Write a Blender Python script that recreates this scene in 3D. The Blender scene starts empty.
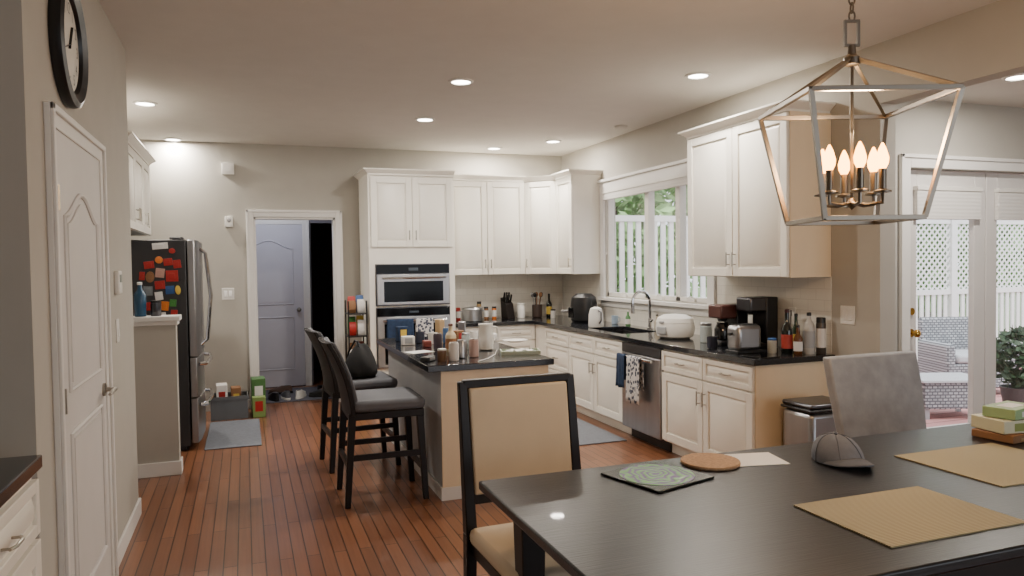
import bpy, bmesh, math, random
from mathutils import Matrix, Vector
from math import sin, cos, pi, radians as R
random.seed(4)
sc = bpy.context.scene; col = sc.collection
# ---------------------------------------------------------------- camera
F0 = 740.0; PSI = R(19.84); TH = R(1.76); RHO = .014; CAM = Vector((0, 0, 1.46))
fwd = Vector((sin(PSI)*cos(TH), cos(PSI)*cos(TH), -sin(TH)))
r0 = Vector((cos(PSI), -sin(PSI), 0)); u0 = r0.cross(fwd)
Rv = r0*cos(RHO)-u0*sin(RHO); Uv = u0*cos(RHO)+r0*sin(RHO)
cd = bpy.data.cameras.new('camera'); cam = bpy.data.objects.new('camera', cd); col.objects.link(cam)
cd.sensor_width = 36; cd.lens = F0/1024*36; cd.clip_start = .05
mw = Matrix.Identity(4)
for i in range(3):
    mw[i][0] = Rv[i]; mw[i][1] = Uv[i]; mw[i][2] = -fwd[i]; mw[i][3] = CAM[i]
cam.matrix_world = mw; sc.camera = cam
def ray(px, py): return fwd+Rv*((px-512)/F0)+Uv*((288-py)/F0)
def pz(px, py, z):
    d = ray(px, py); t = (z-CAM.z)/d.z; return CAM+d*t
def pyy(px, py, Y):
    d = ray(px, py); t = Y/d.y; return CAM+d*t
def pxx(px, py, X):
    d = ray(px, py); t = X/d.x; return CAM+d*t
# ---------------------------------------------------------------- materials
def lin(c): return tuple(((v/255)/12.92 if v/255 <= .04045 else ((v/255+.055)/1.055)**2.4) for v in c)
MATS = {}
def nt(name):
    m = bpy.data.materials.new(name); m.use_nodes = True; t = m.node_tree; t.nodes.clear()
    o = t.nodes.new('ShaderNodeOutputMaterial'); return m, t, o
def M(name, c, rough=.5, metal=0, var=.06, scale=6, bump=0, bscale=60, coat=0, spec=None, stretch=(1, 1, 1)):
    if name in MATS: return MATS[name]
    m, t, o = nt(name); N = t.nodes; L = t.links; c = lin(c)
    b = N.new('ShaderNodeBsdfPrincipled'); L.new(b.outputs[0], o.inputs[0])
    tc = N.new('ShaderNodeTexCoord'); mp = N.new('ShaderNodeMapping'); mp.inputs['Scale'].default_value = stretch
    L.new(tc.outputs['Object'], mp.inputs[0])
    n = N.new('ShaderNodeTexNoise'); n.inputs['Scale'].default_value = scale; n.inputs['Detail'].default_value = 4
    L.new(mp.outputs[0], n.inputs['Vector'])
    r = N.new('ShaderNodeValToRGB'); r.color_ramp.elements[0].position = .3; r.color_ramp.elements[1].position = .7
    r.color_ramp.elements[0].color = (*[max(0, v*(1-var)) for v in c], 1); r.color_ramp.elements[1].color = (*[min(1, v*(1+var)) for v in c], 1)
    L.new(n.outputs[0], r.inputs[0]); L.new(r.outputs[0], b.inputs['Base Color'])
    b.inputs['Roughness'].default_value = rough; b.inputs['Metallic'].default_value = metal
    if coat: b.inputs['Coat Weight'].default_value = coat
    if spec is not None: b.inputs['Specular IOR Level'].default_value = spec
    if bump:
        n2 = N.new('ShaderNodeTexNoise'); n2.inputs['Scale'].default_value = bscale; L.new(mp.outputs[0], n2.inputs['Vector'])
        bp = N.new('ShaderNodeBump'); bp.inputs['Strength'].default_value = bump; bp.inputs['Distance'].default_value = .004
        L.new(n2.outputs[0], bp.inputs['Height']); L.new(bp.outputs[0], b.inputs['Normal'])
    MATS[name] = m; return m
def emis(name, c, s):
    m, t, o = nt(name); e = t.nodes.new('ShaderNodeEmission'); e.inputs[0].default_value = (*lin(c), 1); e.inputs[1].default_value = s
    t.links.new(e.outputs[0], o.inputs[0]); return m
def glassmat():
    m, t, o = nt('window_glass'); N = t.nodes; L = t.links
    a = N.new('ShaderNodeBsdfTransparent'); g = N.new('ShaderNodeBsdfGlossy'); g.inputs['Roughness'].default_value = .02
    mx = N.new('ShaderNodeMixShader'); mx.inputs[0].default_value = .05
    L.new(a.outputs[0], mx.inputs[1]); L.new(g.outputs[0], mx.inputs[2]); L.new(mx.outputs[0], o.inputs[0]); return m
def brick(name, c1, c2, mort, bw, rh, ms, axes, rough=.4, noise=0, coat=0, offset=.5, bump=.2):
    m, t, o = nt(name); N = t.nodes; L = t.links
    b = N.new('ShaderNodeBsdfPrincipled'); L.new(b.outputs[0], o.inputs[0])
    tc = N.new('ShaderNodeTexCoord'); sp = N.new('ShaderNodeSeparateXYZ'); cb = N.new('ShaderNodeCombineXYZ')
    L.new(tc.outputs['Object'], sp.inputs[0]); L.new(sp.outputs[axes[0]], cb.inputs[0]); L.new(sp.outputs[axes[1]], cb.inputs[1])
    br = N.new('ShaderNodeTexBrick'); br.offset = offset; br.inputs['Scale'].default_value = 1
    br.inputs['Color1'].default_value = (*lin(c1), 1); br.inputs['Color2'].default_value = (*lin(c2), 1); br.inputs['Mortar'].default_value = (*lin(mort), 1)
    br.inputs['Brick Width'].default_value = bw; br.inputs['Row Height'].default_value = rh; br.inputs['Mortar Size'].default_value = ms
    L.new(cb.outputs[0], br.inputs['Vector']); out = br.outputs['Color']
    if noise:
        mp = N.new('ShaderNodeMapping'); mp.inputs['Scale'].default_value = (2, 70, 1); L.new(cb.outputs[0], mp.inputs[0])
        n = N.new('ShaderNodeTexNoise'); n.inputs['Scale'].default_value = 1; n.inputs['Detail'].default_value = 6; L.new(mp.outputs[0], n.inputs['Vector'])
        mr = N.new('ShaderNodeMapRange'); mr.inputs[3].default_value = 1-noise; mr.inputs[4].default_value = 1+noise; L.new(n.outputs[0], mr.inputs[0])
        mx = N.new('ShaderNodeMix'); mx.data_type = 'RGBA'; mx.blend_type = 'MULTIPLY'; mx.inputs[0].default_value = 1
        L.new(out, mx.inputs[6]); L.new(mr.outputs[0], mx.inputs[7]); out = mx.outputs[2]
    L.new(out, b.inputs['Base Color']); b.inputs['Roughness'].default_value = rough
    if coat: b.inputs['Coat Weight'].default_value = coat
    bp = N.new('ShaderNodeBump'); bp.invert = True; bp.inputs['Strength'].default_value = bump; bp.inputs['Distance'].default_value = .003
    L.new(br.outputs['Fac'], bp.inputs['Height']); L.new(bp.outputs[0], b.inputs['Normal'])
    return m
def speckle(name, c1, c2, scale, rough, coat=0):
    m, t, o = nt(name); N = t.nodes; L = t.links
    b = N.new('ShaderNodeBsdfPrincipled'); L.new(b.outputs[0], o.inputs[0]); tc = N.new('ShaderNodeTexCoord')
    v = N.new('ShaderNodeTexVoronoi'); v.inputs['Scale'].default_value = scale; L.new(tc.outputs['Object'], v.inputs['Vector'])
    r = N.new('ShaderNodeValToRGB'); r.color_ramp.elements[0].color = (*lin(c2), 1); r.color_ramp.elements[1].color = (*lin(c1), 1)
    r.color_ramp.elements[0].position = .05; r.color_ramp.elements[1].position = .35
    L.new(v.outputs[0], r.inputs[0]); L.new(r.outputs[0], b.inputs['Base Color']); b.inputs['Roughness'].default_value = rough
    b.inputs['Coat Weight'].default_value = coat; return m
def waves(name, c1, c2, scale, direction='X', rough=.7, bands='BANDS', dist=0, phase=0):
    m, t, o = nt(name); N = t.nodes; L = t.links
    b = N.new('ShaderNodeBsdfPrincipled'); L.new(b.outputs[0], o.inputs[0]); tc = N.new('ShaderNodeTexCoord')
    w = N.new('ShaderNodeTexWave'); w.wave_type = bands; w.inputs['Scale'].default_value = scale; w.inputs['Distortion'].default_value = dist
    if bands == 'BANDS': w.bands_direction = direction
    else: w.rings_direction = 'Z'
    L.new(tc.outputs['Object'], w.inputs['Vector'])
    r = N.new('ShaderNodeValToRGB'); r.color_ramp.elements[0].color = (*lin(c1), 1); r.color_ramp.elements[1].color = (*lin(c2), 1)
    L.new(w.outputs['Fac'], r.inputs[0]); L.new(r.outputs[0], b.inputs['Base Color']); b.inputs['Roughness'].default_value = rough
    bp = N.new('ShaderNodeBump'); bp.inputs['Strength'].default_value = .4; bp.inputs['Distance'].default_value = .002
    L.new(w.outputs['Fac'], bp.inputs['Height']); L.new(bp.outputs[0], b.inputs['Normal']); return m
wallm = M('wall_paint', (178, 174, 165), .85, var=.02, bump=.05, bscale=200)
ceilm = M('ceiling_paint', (212, 208, 202), .9, var=.02)
trimm = M('white_trim', (226, 224, 220), .45, var=.02)
doorm = M('door_white', (212, 209, 206), .45, var=.02)
cabm = M('cabinet_cream', (236, 232, 222), .4, var=.02)
endm = M('cabinet_end_cream', (234, 214, 182), .45, var=.04, stretch=(1, 1, .3))
greypanel = M('island_grey', (164, 166, 168), .5, var=.04)
floorm = brick('hardwood', (134, 88, 60), (112, 71, 47), (44, 25, 17), 1.1, .066, .003, (1, 0), .3, .25, .15)
deckm = brick('deck_boards', (206, 150, 146), (190, 136, 134), (110, 72, 72), 3, .14, .006, (0, 1), .7)
tilem = brick('backsplash_tile', (226, 222, 212), (220, 216, 206), (206, 202, 192), .15, .075, .002, (1, 2), .25, bump=.1)
tilemb = brick('backsplash_tile_back', (226, 222, 212), (220, 216, 206), (206, 202, 192), .15, .075, .002, (0, 2), .25, bump=.1)
granite = speckle('dark_granite', (26, 27, 31), (84, 86, 92), 160, .12, .3)
steel = M('brushed_steel', (168, 168, 170), .34, 1, var=.06, scale=20, stretch=(1, 1, .05))
steeld = M('dark_steel', (92, 92, 96), .3, 1, var=.05)
nickel = M('satin_nickel', (170, 165, 155), .3, 1)
chrome = M('chrome', (205, 205, 208), .08, 1, var=.01)
brass = M('lantern_nickel', (122, 114, 104), .3, 1, var=.05)
goldm = M('polished_brass', (200, 160, 80), .2, 1)
black = M('black_plastic', (22, 22, 24), .35, var=.1)
blackg = M('black_glass', (10, 10, 12), .05, var=.1, coat=.3)
ovenglass = M('oven_glass', (8, 8, 10), .12, var=.1, spec=.15)
fridgeside = M('fridge_side_charcoal', (52, 52, 54), .4, var=.05)
espresso = M('espresso_wood', (26, 19, 17), .42, var=.2, stretch=(1, 1, .2), spec=.3)
tablem = M('black_table_wood', (22, 22, 26), .33, var=.45, scale=7, stretch=(.5, 9, 5), coat=.05, bump=.18, bscale=24, spec=.45)
creamfab = M('cream_upholstery', (208, 192, 166), .8, var=.04, bump=.15, bscale=400)
greyfab = M('grey_stool_fabric', (96, 98, 104), .75, var=.06, bump=.1, bscale=300)
greylea = M('grey_velvet', (146, 147, 150), .6, var=.14, scale=14, bump=.15, bscale=90)
white = M('white_plastic', (226, 224, 218), .35, var=.02)
whitec = M('white_ceramic', (232, 230, 224), .18, var=.01)
rubber = M('grey_rug', (112, 116, 124), .95, var=.1, scale=40, bump=.4, bscale=250)
red = M('red_paper', (170, 36, 30), .5); orange = M('orange_paper', (214, 120, 40), .5); blue = M('blue_paper', (42, 84, 140), .5)
green = M('green_paper', (66, 134, 58), .5); yellow = M('yellow_paper', (222, 190, 80), .5); paper = M('white_paper', (226, 224, 220), .7, var=.02)
brown = M('brown_card', (140, 100, 66), .7); darkgl = M('dark_bottle_glass', (18, 24, 20), .08, coat=.5, var=.1)
glassm = glassmat()
lamp_on = emis('lamp_lens', (255, 246, 232), 24); bulb_on = emis('candle_bulb_glow', (255, 160, 60), 20)
# ---------------------------------------------------------------- mesh helpers
class MB:
    def __init__(s, T=None): s.bm = bmesh.new(); s.T = T or Matrix.Identity(4)
    def add(s, vs, fs):
        v = [s.bm.verts.new(s.T @ Vector(p)) for p in vs]
        for f in fs:
            try: s.bm.faces.new([v[i] for i in f])
            except ValueError: pass
        return s
    def hexa(s, a, b):
        return s.add(list(a)+list(b), [(3, 2, 1, 0), (4, 5, 6, 7), (0, 1, 5, 4), (1, 2, 6, 5), (2, 3, 7, 6), (3, 0, 4, 7)])
    def box(s, x0, x1, y0, y1, z0, z1):
        return s.hexa([(x0, y0, z0), (x1, y0, z0), (x1, y1, z0), (x0, y1, z0)], [(x0, y0, z1), (x1, y0, z1), (x1, y1, z1), (x0, y1, z1)])
    def beam(s, p, q, w, d=None, up=(0, 0, 1)):
        p = Vector(p); q = Vector(q); d = d or w; t = (q-p).normalized(); up = Vector(up)
        if abs(t.dot(up)) > .98: up = Vector((0, 1, 0))
        a = t.cross(up).normalized()*w/2; b = a.normalized().cross(t)*d/2
        return s.hexa([p-a-b, p+a-b, p+a+b, p-a+b], [q-a-b, q+a-b, q+a+b, q-a+b])
    def taper(s, p, q, w0, d0, w1, d1):
        p = Vector(p); q = Vector(q)
        f = lambda c, w, d: [c+Vector((-w/2, -d/2, 0)), c+Vector((w/2, -d/2, 0)), c+Vector((w/2, d/2, 0)), c+Vector((-w/2, d/2, 0))]
        return s.hexa(f(p, w0, d0), f(q, w1, d1))
    def tube(s, pts, r, n=8, closed=False):
        pts = [Vector(p) for p in pts]; m = len(pts); rs = r if isinstance(r, (list, tuple)) else [r]*m
        vs = []; a = None
        for i in range(m):
            if closed: t = pts[(i+1) % m]-pts[i-1]
            else: t = pts[min(i+1, m-1)]-pts[max(i-1, 0)]
            t.normalize()
            if a is None:
                a = t.cross(Vector((0, 0, 1)));  a = t.cross(Vector((1, 0, 0))) if a.length < .1 else a
            a = (a-t*a.dot(t)).normalized(); b = t.cross(a)
            for k in range(n): vs.append(pts[i]+(a*cos(2*pi*k/n)+b*sin(2*pi*k/n))*rs[i])
        fs = []
        for i in range(m if closed else m-1):
            j = (i+1) % m
            for k in range(n): fs.append((i*n+k, i*n+(k+1) % n, j*n+(k+1) % n, j*n+k))
        if not closed: fs += [tuple(range(n)), tuple(range((m-1)*n, m*n))]
        return s.add(vs, fs)
    def cyl(s, p, q, r, r1=None, n=18): return s.tube([p, q], [r, r if r1 is None else r1], n)
    def lathe(s, prof, n=24, c=(0, 0, 0), sy=1):
        vs = []; fs = []
        for (r, z) in prof:
            for k in range(n): vs.append((c[0]+max(r, .0004)*cos(2*pi*k/n), c[1]+max(r, .0004)*sy*sin(2*pi*k/n), c[2]+z))
        for i in range(len(prof)-1):
            for k in range(n): fs.append((i*n+k, i*n+(k+1) % n, (i+1)*n+(k+1) % n, (i+1)*n+k))
        fs += [tuple(range(n)), tuple(range((len(prof)-1)*n, len(prof)*n))]
        return s.add(vs, fs)
    def ell(s, c, rx, ry, rz, n=18, m=10):
        return s.add(*ellg(c, rx, ry, rz, n, m))
    def prism(s, pts, z0, z1):
        n = len(pts); return s.add([(p[0], p[1], z0) for p in pts]+[(p[0], p[1], z1) for p in pts], [tuple(range(n))[::-1], tuple(range(n, 2*n))]+[(i, (i+1) % n, n+(i+1) % n, n+i) for i in range(n)])
    def prism_xz(s, pts, y0, y1):
        n = len(pts); return s.add([(p[0], y0, p[1]) for p in pts]+[(p[0], y1, p[1]) for p in pts], [tuple(range(n))[::-1], tuple(range(n, 2*n))]+[(i, (i+1) % n, n+(i+1) % n, n+i) for i in range(n)])
    def loft(s, rings):
        n = len(rings[0]); vs = [p for r in rings for p in r]; fs = []
        for i in range(len(rings)-1):
            for k in range(n): fs.append((i*n+k, i*n+(k+1) % n, (i+1)*n+(k+1) % n, (i+1)*n+k))
        fs += [tuple(range(n)), tuple(range((len(rings)-1)*n, len(rings)*n))]
        return s.add(vs, fs)
    def build(s, name, mat, parent=None, loc=None, rz=0, bev=0, sub=0, solid=0, ang=35, label=None):
        bmesh.ops.recalc_face_normals(s.bm, faces=s.bm.faces)
        me = bpy.data.meshes.new(name)
        s.bm.to_mesh(me); s.bm.free(); me.materials.append(mat)
        for p in me.polygons: p.use_smooth = True
        me.set_sharp_from_angle(angle=R(180 if sub else ang))
        o = bpy.data.objects.new(name, me); col.objects.link(o)
        if parent: o.parent = parent
        if loc is not None: o.location = loc
        if rz: o.rotation_euler = (0, 0, rz)
        if solid: md = o.modifiers.new('solid', 'SOLIDIFY'); md.thickness = solid; md.offset = 0
        if bev: md = o.modifiers.new('bevel', 'BEVEL'); md.width = bev; md.segments = 2; md.limit_method = 'ANGLE'; md.angle_limit = R(40)
        if sub: md = o.modifiers.new('sub', 'SUBSURF'); md.levels = sub; md.render_levels = sub
        if label: o['label'] = label
        return o
def ellg(c, rx, ry, rz, n, m):
    vs = [(c[0]+rx*sin(pi*max(.01, min(.99, i/m)))*cos(2*pi*k/n), c[1]+ry*sin(pi*max(.01, min(.99, i/m)))*sin(2*pi*k/n), c[2]-rz*cos(pi*i/m)) for i in range(m+1) for k in range(n)]
    fs = [(i*n+k, i*n+(k+1) % n, (i+1)*n+(k+1) % n, (i+1)*n+k) for i in range(m) for k in range(n)]+[tuple(range(n)), tuple(range(m*n, (m+1)*n))]
    return vs, fs
def thing(name, label, cat, loc=(0, 0, 0), rz=0, group=None):
    o = bpy.data.objects.new(name, None); o.empty_display_size = .1; col.objects.link(o); o.location = loc; o.rotation_euler = (0, 0, rz)
    o['label'] = label; o['category'] = cat
    if group: o['group'] = group
    return o
def tag(o, label, cat, group=None, kind=None):
    o['label'] = label; o['category'] = cat
    if group: o['group'] = group
    if kind: o['kind'] = kind
    return o
def struct(o): o['kind'] = 'structure'; return o
def dup(root, loc=None, rz=None, label=None):
    def cp(o, par):
        c = o.copy(); col.objects.link(c)
        if par: c.parent = par
        for ch in list(o.children): cp(ch, c)
        return c
    r = cp(root, None)
    if loc is not None: r.location = loc
    if rz is not None: r.rotation_euler = (0, 0, rz)
    if label: r['label'] = label
    return r
# ---------------------------------------------------------------- ROOM SHELL
CE = 2.76; CT = .85
XL, XR, YB = -.63, 3.61, 8.19
b = MB(); b.box(-1.4, 6.1, -2.5, 3.92, -.1, 0); b.box(-1.4, 3.73, 3.92, 11, -.1, 0); struct(b.build('floor', floorm))
b = MB(); b.box(-1.4, 3.73, -2.5, YB, CE, CE+.1); b.box(3.73, 6.1, -2.5, 3.98, 2.56, 2.66); struct(b.build('ceiling', ceilm))
b = MB(); b.box(-1.4, XL, 2.69, 4.9, 0, CE); b.box(-1.4, -1.25, -2.5, 2.69, 0, CE); b.box(-1.4, -1.25, 4.9, YB, 0, CE); struct(b.build('wall_left', wallm))
b = MB(); b.box(-1.4, 1.6, -2.6, -2.5, 0, CE); struct(b.build('wall_light_blocker', wallm))  # unseen partial wall, added behind the camera to keep daylight off the left wall
DX0, DX1, DZ = .10, .93, 2.0
b = MB(); b.box(-1.4, DX0, YB, YB+.12, 0, CE); b.box(DX1, 3.73, YB, YB+.12, 0, CE); b.box(DX0, DX1, YB, YB+.12, DZ, CE); struct(b.build('wall_back', wallm))
WY0, WY1, WZ0, WZ1 = 5.2, 7.06, 1.12, 2.22
b = MB(); b.box(XR, XR+.12, 3.45, WY0, 0, CE); b.box(XR, XR+.12, WY1, YB, 0, CE); b.box(XR, XR+.12, WY0, WY1, 0, WZ0); b.box(XR, XR+.12, WY0, WY1, WZ1, CE)
b.box(XR, XR+.12, -2.5, 3.45, 2.40, CE); struct(b.build('wall_right', wallm))
FY = 3.86; FH = 2.09
b = MB(); b.box(3.73, 4.29, FY, FY+.12, 0, 2.56); b.box(4.29, 5.86, FY, FY+.12, FH, 2.56); b.box(5.86, 6.1, FY, FY+.12, 0, 2.56); b.box(5.98, 6.1, -2.5, FY, 0, 2.56); struct(b.build('wall_bay', wallm))
b = MB(); b.box(-1.25, -.47, 5.75, 5.87, 0, 1.10); struct(b.build('wall_half', wallm))
b = MB(); b.box(-1.25, -.44, 5.72, 5.90, 1.10, 1.135); b.box(-1.25, -.455, 5.735, 5.885, 1.07, 1.10); struct(b.build('trim_1', trimm, bev=.004))
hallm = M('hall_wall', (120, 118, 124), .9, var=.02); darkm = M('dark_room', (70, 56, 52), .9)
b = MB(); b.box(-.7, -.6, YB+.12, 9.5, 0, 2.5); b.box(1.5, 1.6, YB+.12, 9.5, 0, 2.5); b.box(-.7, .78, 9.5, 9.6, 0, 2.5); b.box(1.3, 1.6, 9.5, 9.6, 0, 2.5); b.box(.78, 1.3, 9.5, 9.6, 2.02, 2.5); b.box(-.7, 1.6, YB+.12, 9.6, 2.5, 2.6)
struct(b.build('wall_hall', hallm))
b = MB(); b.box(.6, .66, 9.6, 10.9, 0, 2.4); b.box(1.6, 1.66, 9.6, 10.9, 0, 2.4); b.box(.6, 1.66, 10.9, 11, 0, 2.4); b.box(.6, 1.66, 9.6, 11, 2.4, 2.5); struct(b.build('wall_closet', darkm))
def TR(x, y, rz, z=0): return Matrix.Translation((x, y, z)) @ Matrix.Rotation(rz, 4, 'Z')
def casing(name, T, w, h, cw=.09, t=.02):
    b = MB(T)
    for (x0, x1, z0, z1) in ((-cw, 0, 0, h+cw), (w, w+cw, 0, h+cw), (0, w, h, h+cw)):
        b.box(x0, x1, -t, 0, z0, z1)
    for (x0, x1, z0, z1) in ((-cw, -cw+.025, 0, h+cw), (w+cw-.025, w+cw, 0, h+cw), (-cw, w+cw, h+cw-.025, h+cw)):
        b.box(x0, x1, -t-.012, -t, z0, z1)
    return struct(b.build(name, trimm, bev=.003))
casing('trim_2', TR(DX0, YB, 0), DX1-DX0, DZ, .075)
b = MB(); b.box(DX0-.002, DX0+.02, YB, YB+.12, 0, DZ); b.box(DX1-.02, DX1+.002, YB, YB+.12, 0, DZ); b.box(DX0, DX1, YB, YB+.12, DZ-.02, DZ+.002); struct(b.build('trim_3', trimm))
casing('trim_4', TR(XL, 2.99, pi/2), .86, 1.965, .075)
casing('trim_5', TR(-.12, 9.5, 0), .80, 2.0, .08)
casing('trim_6', TR(4.29, FY, 0), 1.57, FH, .09)
def bb(name, segs):
    b = MB()
    for (x0, x1, y0, y1) in segs: b.box(x0, x1, y0, y1, 0, .10)
    return struct(b.build(name, trimm, bev=.004))
bb('baseboard_left', [(XL, XL+.015, 3.94, 4.9), (XL, XL+.015, 2.69, 2.91), (-1.25, -1.235, -2.5, 1.18)])
bb('baseboard_half', [(-1.25, -.455, 5.735, 5.75), (-.47, -.455, 5.75, 5.87)])
bb('baseboard_back', [(-1.25, DX0-.08, YB-.015, YB), (DX1+.08, 1.18, YB-.015, YB)])
bb('baseboard_right', [(XR-.015, XR, 3.45, 3.81), (XR-.015, XR+.135, 3.435, 3.45)])
def arch(x0, x1, z0, z1, rise, n=14):
    pts = [(x0, z0), (x1, z0), (x1, z1)]
    for i in range(1, n): t = i/n; pts.append((x1+(x0-x1)*t, z1+rise*(.5-.5*cos(2*pi*t))))
    pts.append((x0, z1)); return pts
def inset(pts, k, c): return [(c[0]+(p[0]-c[0])*k[0], c[1]+(p[1]-c[1])*k[1]) for p in pts]
def panel_door(name, x, y, rz, w, h, mat):
    T = TR(x, y, rz); b = MB(T); b.box(0, w, -.012, 0, .01, h)
    for (z0, z1, rise) in ((.22, .86, 0), (1.02, h-.30, .10)):
        P = arch(.12, w-.12, z0, z1, rise); c = (w/2, (z0+z1)/2)
        b.tube([(p[0], -.012, p[1]) for p in P], .011, 6, closed=True)
        Q = inset(P, (.86, .92), c); b.prism_xz(Q, -.018, -.012)
    o = b.build(name, mat, ang=30); struct(o); return o, T
d1, T1 = panel_door('door_1', XL, 2.99, pi/2, .86, 1.965, doorm)
b = MB(T1); b.cyl((.80, -.012, .92), (.80, -.022, .92), .03); b.cyl((.80, -.022, .92), (.80, -.06, .92), .010); b.tube([(.80, -.06, .92), (.76, -.063, .925), (.70, -.062, .92), (.67, -.058, .915)], [.011, .01, .009, .007]); b.build('door_handle', nickel, d1)
for z in (.25, 1.0, 1.72):
    b = MB(T1); b.cyl((.0, -.02, z-.045), (.0, -.02, z+.045), .008, n=10); b.box(0, .02, -.014, -.012, z-.045, z+.045); b.build('hinge', nickel, d1)
d2, T2 = panel_door('door_2', -.12, 9.5, 0, .80, 2.0, M('hall_door_white', (196, 196, 206), .5, var=.02))
b = MB(T2); b.ell((.74, -.05, .95), .028, .028, .028); b.cyl((.74, -.012, .95), (.74, -.05, .95), .01); b.build('door_handle', nickel, d2)
shadem = waves('pleated_shade_fabric', (216, 214, 210), (222, 220, 216), 12, 'Z', .9)
def french(name, x0, w, hand):
    T = TR(x0, FY+.06, 0); b = MB(T); s = .11; H = FH-.01
    b.box(0, s, -.02, .025, .01, H); b.box(w-s, w, -.02, .025, .01, H); b.box(s, w-s, -.02, .025, .01, .26); b.box(s, w-s, -.02, .025, H-.11, H)
    o = struct(b.build(name, doorm, bev=.004))
    b = MB(T); b.box(s, w-s, 0, .006, .26, H-.11); b.build('pane', glassm, o)
    hx = .055 if hand < 0 else w-.055
    b = MB(T); b.cyl((hx, -.02, .95), (hx, -.03, .95), .028); b.cyl((hx, -.03, .95), (hx, -.06, .95), .01); b.ell((hx, -.075, .95), .028, .022, .028); b.cyl((hx, -.02, 1.1), (hx, -.035, 1.1), .025); b.build('door_handle', goldm, o)
    b = MB(T); b.box(s-.03, w-s+.03, -.055, -.022, 1.74, 1.94); sh = b.build('shade', shadem, o, bev=.004)
    b = MB(T); b.box(s-.035, w-s+.035, -.062, -.021, 1.94, 1.97); b.build('headrail', white, sh, bev=.003)
    return o
french('door_3', 4.30, .77, -1); french('door_4', 5.08, .77, 1)
b = MB(); X0 = XR
b.box(X0-.025, X0, WY0-.10, WY0, WZ0-.02, WZ1+.1); b.box(X0-.025, X0, WY1, WY1+.085, WZ0-.02, WZ1+.1); b.box(X0-.028, X0, WY0, WY1, WZ1, WZ1+.1)
b.box(X0-.05, X0, WY0-.12, WY1+.09, WZ1+.1, WZ1+.13); b.box(X0-.06, X0+.05, WY0-.12, WY1+.09, WZ0-.045, WZ0-.01); b.box(X0-.02, X0, WY0-.10, WY1+.085, WZ0-.11, WZ0-.045)
w1 = struct(b.build('window_1', trimm, bev=.004))
M1, M2 = 6.24, 5.70
b = MB()
for (a, c) in ((WY0, M2), (M2, M1), (M1, WY1)):
    b.box(X0+.02, X0+.09, a, a+.035, WZ0, WZ1); b.box(X0+.02, X0+.09, c-.035, c, WZ0, WZ1); b.box(X0+.02, X0+.09, a, c, WZ0, WZ0+.04); b.box(X0+.02, X0+.09, a, c, WZ1-.04, WZ1)
b.build('window_frame', white, w1, bev=.003)
for (a, c) in ((WY0, M2), (M2, M1), (M1, WY1)):
    b = MB(); b.box(X0+.05, X0+.056, a+.035, c-.035, WZ0+.04, WZ1-.04); b.build('pane', glassm, w1)
    b = MB(); b.box(X0+.0, X0+.045, (a+c)/2-.03, (a+c)/2+.03, WZ0+.0, WZ0+.03); b.tube([(X0+.03, (a+c)/2, WZ0+.03), (X0-.0, (a+c)/2+.03, WZ0+.05), (X0-.005, (a+c)/2+.07, WZ0+.03)], .006, 6); b.build('crank', white, w1)
t = thing('window_shade', 'raised white pleated shade under the head of the kitchen window', 'window shade', (X0, WY0, 2.13))
b = MB(); b.box(-.035, -.004, .02, WY1-WY0-.02, 0, .07); b.build('pleats', shadem, t, bev=.004); b = MB(); b.box(-.042, -.002, .01, WY1-WY0-.01, .07, .10); b.build('headrail', white, t)
b = MB(); b.tube([(-.04, WY1-WY0-.1, .0), (-.04, WY1-WY0-.1, -.55)], .002, 5); b.ell((-.04, WY1-WY0-.1, -.56), .006, .006, .014, 8, 6); b.build('pull_cord', white, t)
b = MB(); b.box(XR-.008, XR, 3.84, WY0-.12, CT, 1.356); b.box(XR-.008, XR, WY0-.12, WY1+.09, CT, WZ0-.11); b.box(XR-.008, XR, WY1+.09, YB, CT, 1.356); struct(b.build('trim_7', tilem))
b = MB(); b.box(2.09, XR-.008, YB-.008, YB, CT, 1.356); struct(b.build('trim_8', tilemb))
# ---------------------------------------------------------------- CABINETS
def pull(door, x, z, vert=True, y=-.02, L=.10):
    b = MB()
    if vert:
        b.tube([(x, y-.028, z-L/2), (x, y-.028, z+L/2)], .005, 8); [b.cyl((x, y, z+k), (x, y-.028, z+k), .004, n=8) for k in (-L*.36, L*.36)]
    else:
        b.tube([(x-L/2, y-.02, z), (x-L/4, y-.03, z), (x+L/4, y-.03, z), (x+L/2, y-.02, z)], .005, 8); [b.cyl((x+k, y, z), (x+k, y-.022, z), .004, n=8) for k in (-L*.45, L*.45)]
    b.build('handle', nickel, door)
def front(root, kind, x0, x1, z0, z1, hs, mat=None):
    b = MB(); g = .004; x0 += g; x1 -= g; z0 += g; z1 -= g; s = .06 if kind == 'door' else .035
    b.box(x0, x0+s, -.02, -.001, z0, z1); b.box(x1-s, x1, -.02, -.001, z0, z1); b.box(x0+s, x1-s, -.02, -.001, z0, z0+s); b.box(x0+s, x1-s, -.02, -.001, z1-s, z1)
    b.box(x0+s, x1-s, -.008, -.001, z0+s, z1-s)
    a = s+.008; c = s+.03
    if z1-z0 > .12: b.hexa([(x0+a, -.008, z0+a), (x1-a, -.008, z0+a), (x1-a, -.008, z1-a), (x0+a, -.008, z1-a)], [(x0+c, -.019, z0+c), (x1-c, -.019, z0+c), (x1-c, -.019, z1-c), (x0+c, -.019, z1-c)])
    d = b.build(kind, mat or cabm, root, bev=.003)
    if hs == 'c': pull(d, (x0+x1)/2, (z0+z1)/2, False)
    elif hs:
        x = x0+.03 if hs[0] == 'l' else x1-.03; z = z1-.12 if hs[1] == 't' else z0+.12
        pull(d, x, z)
    return d
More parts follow.
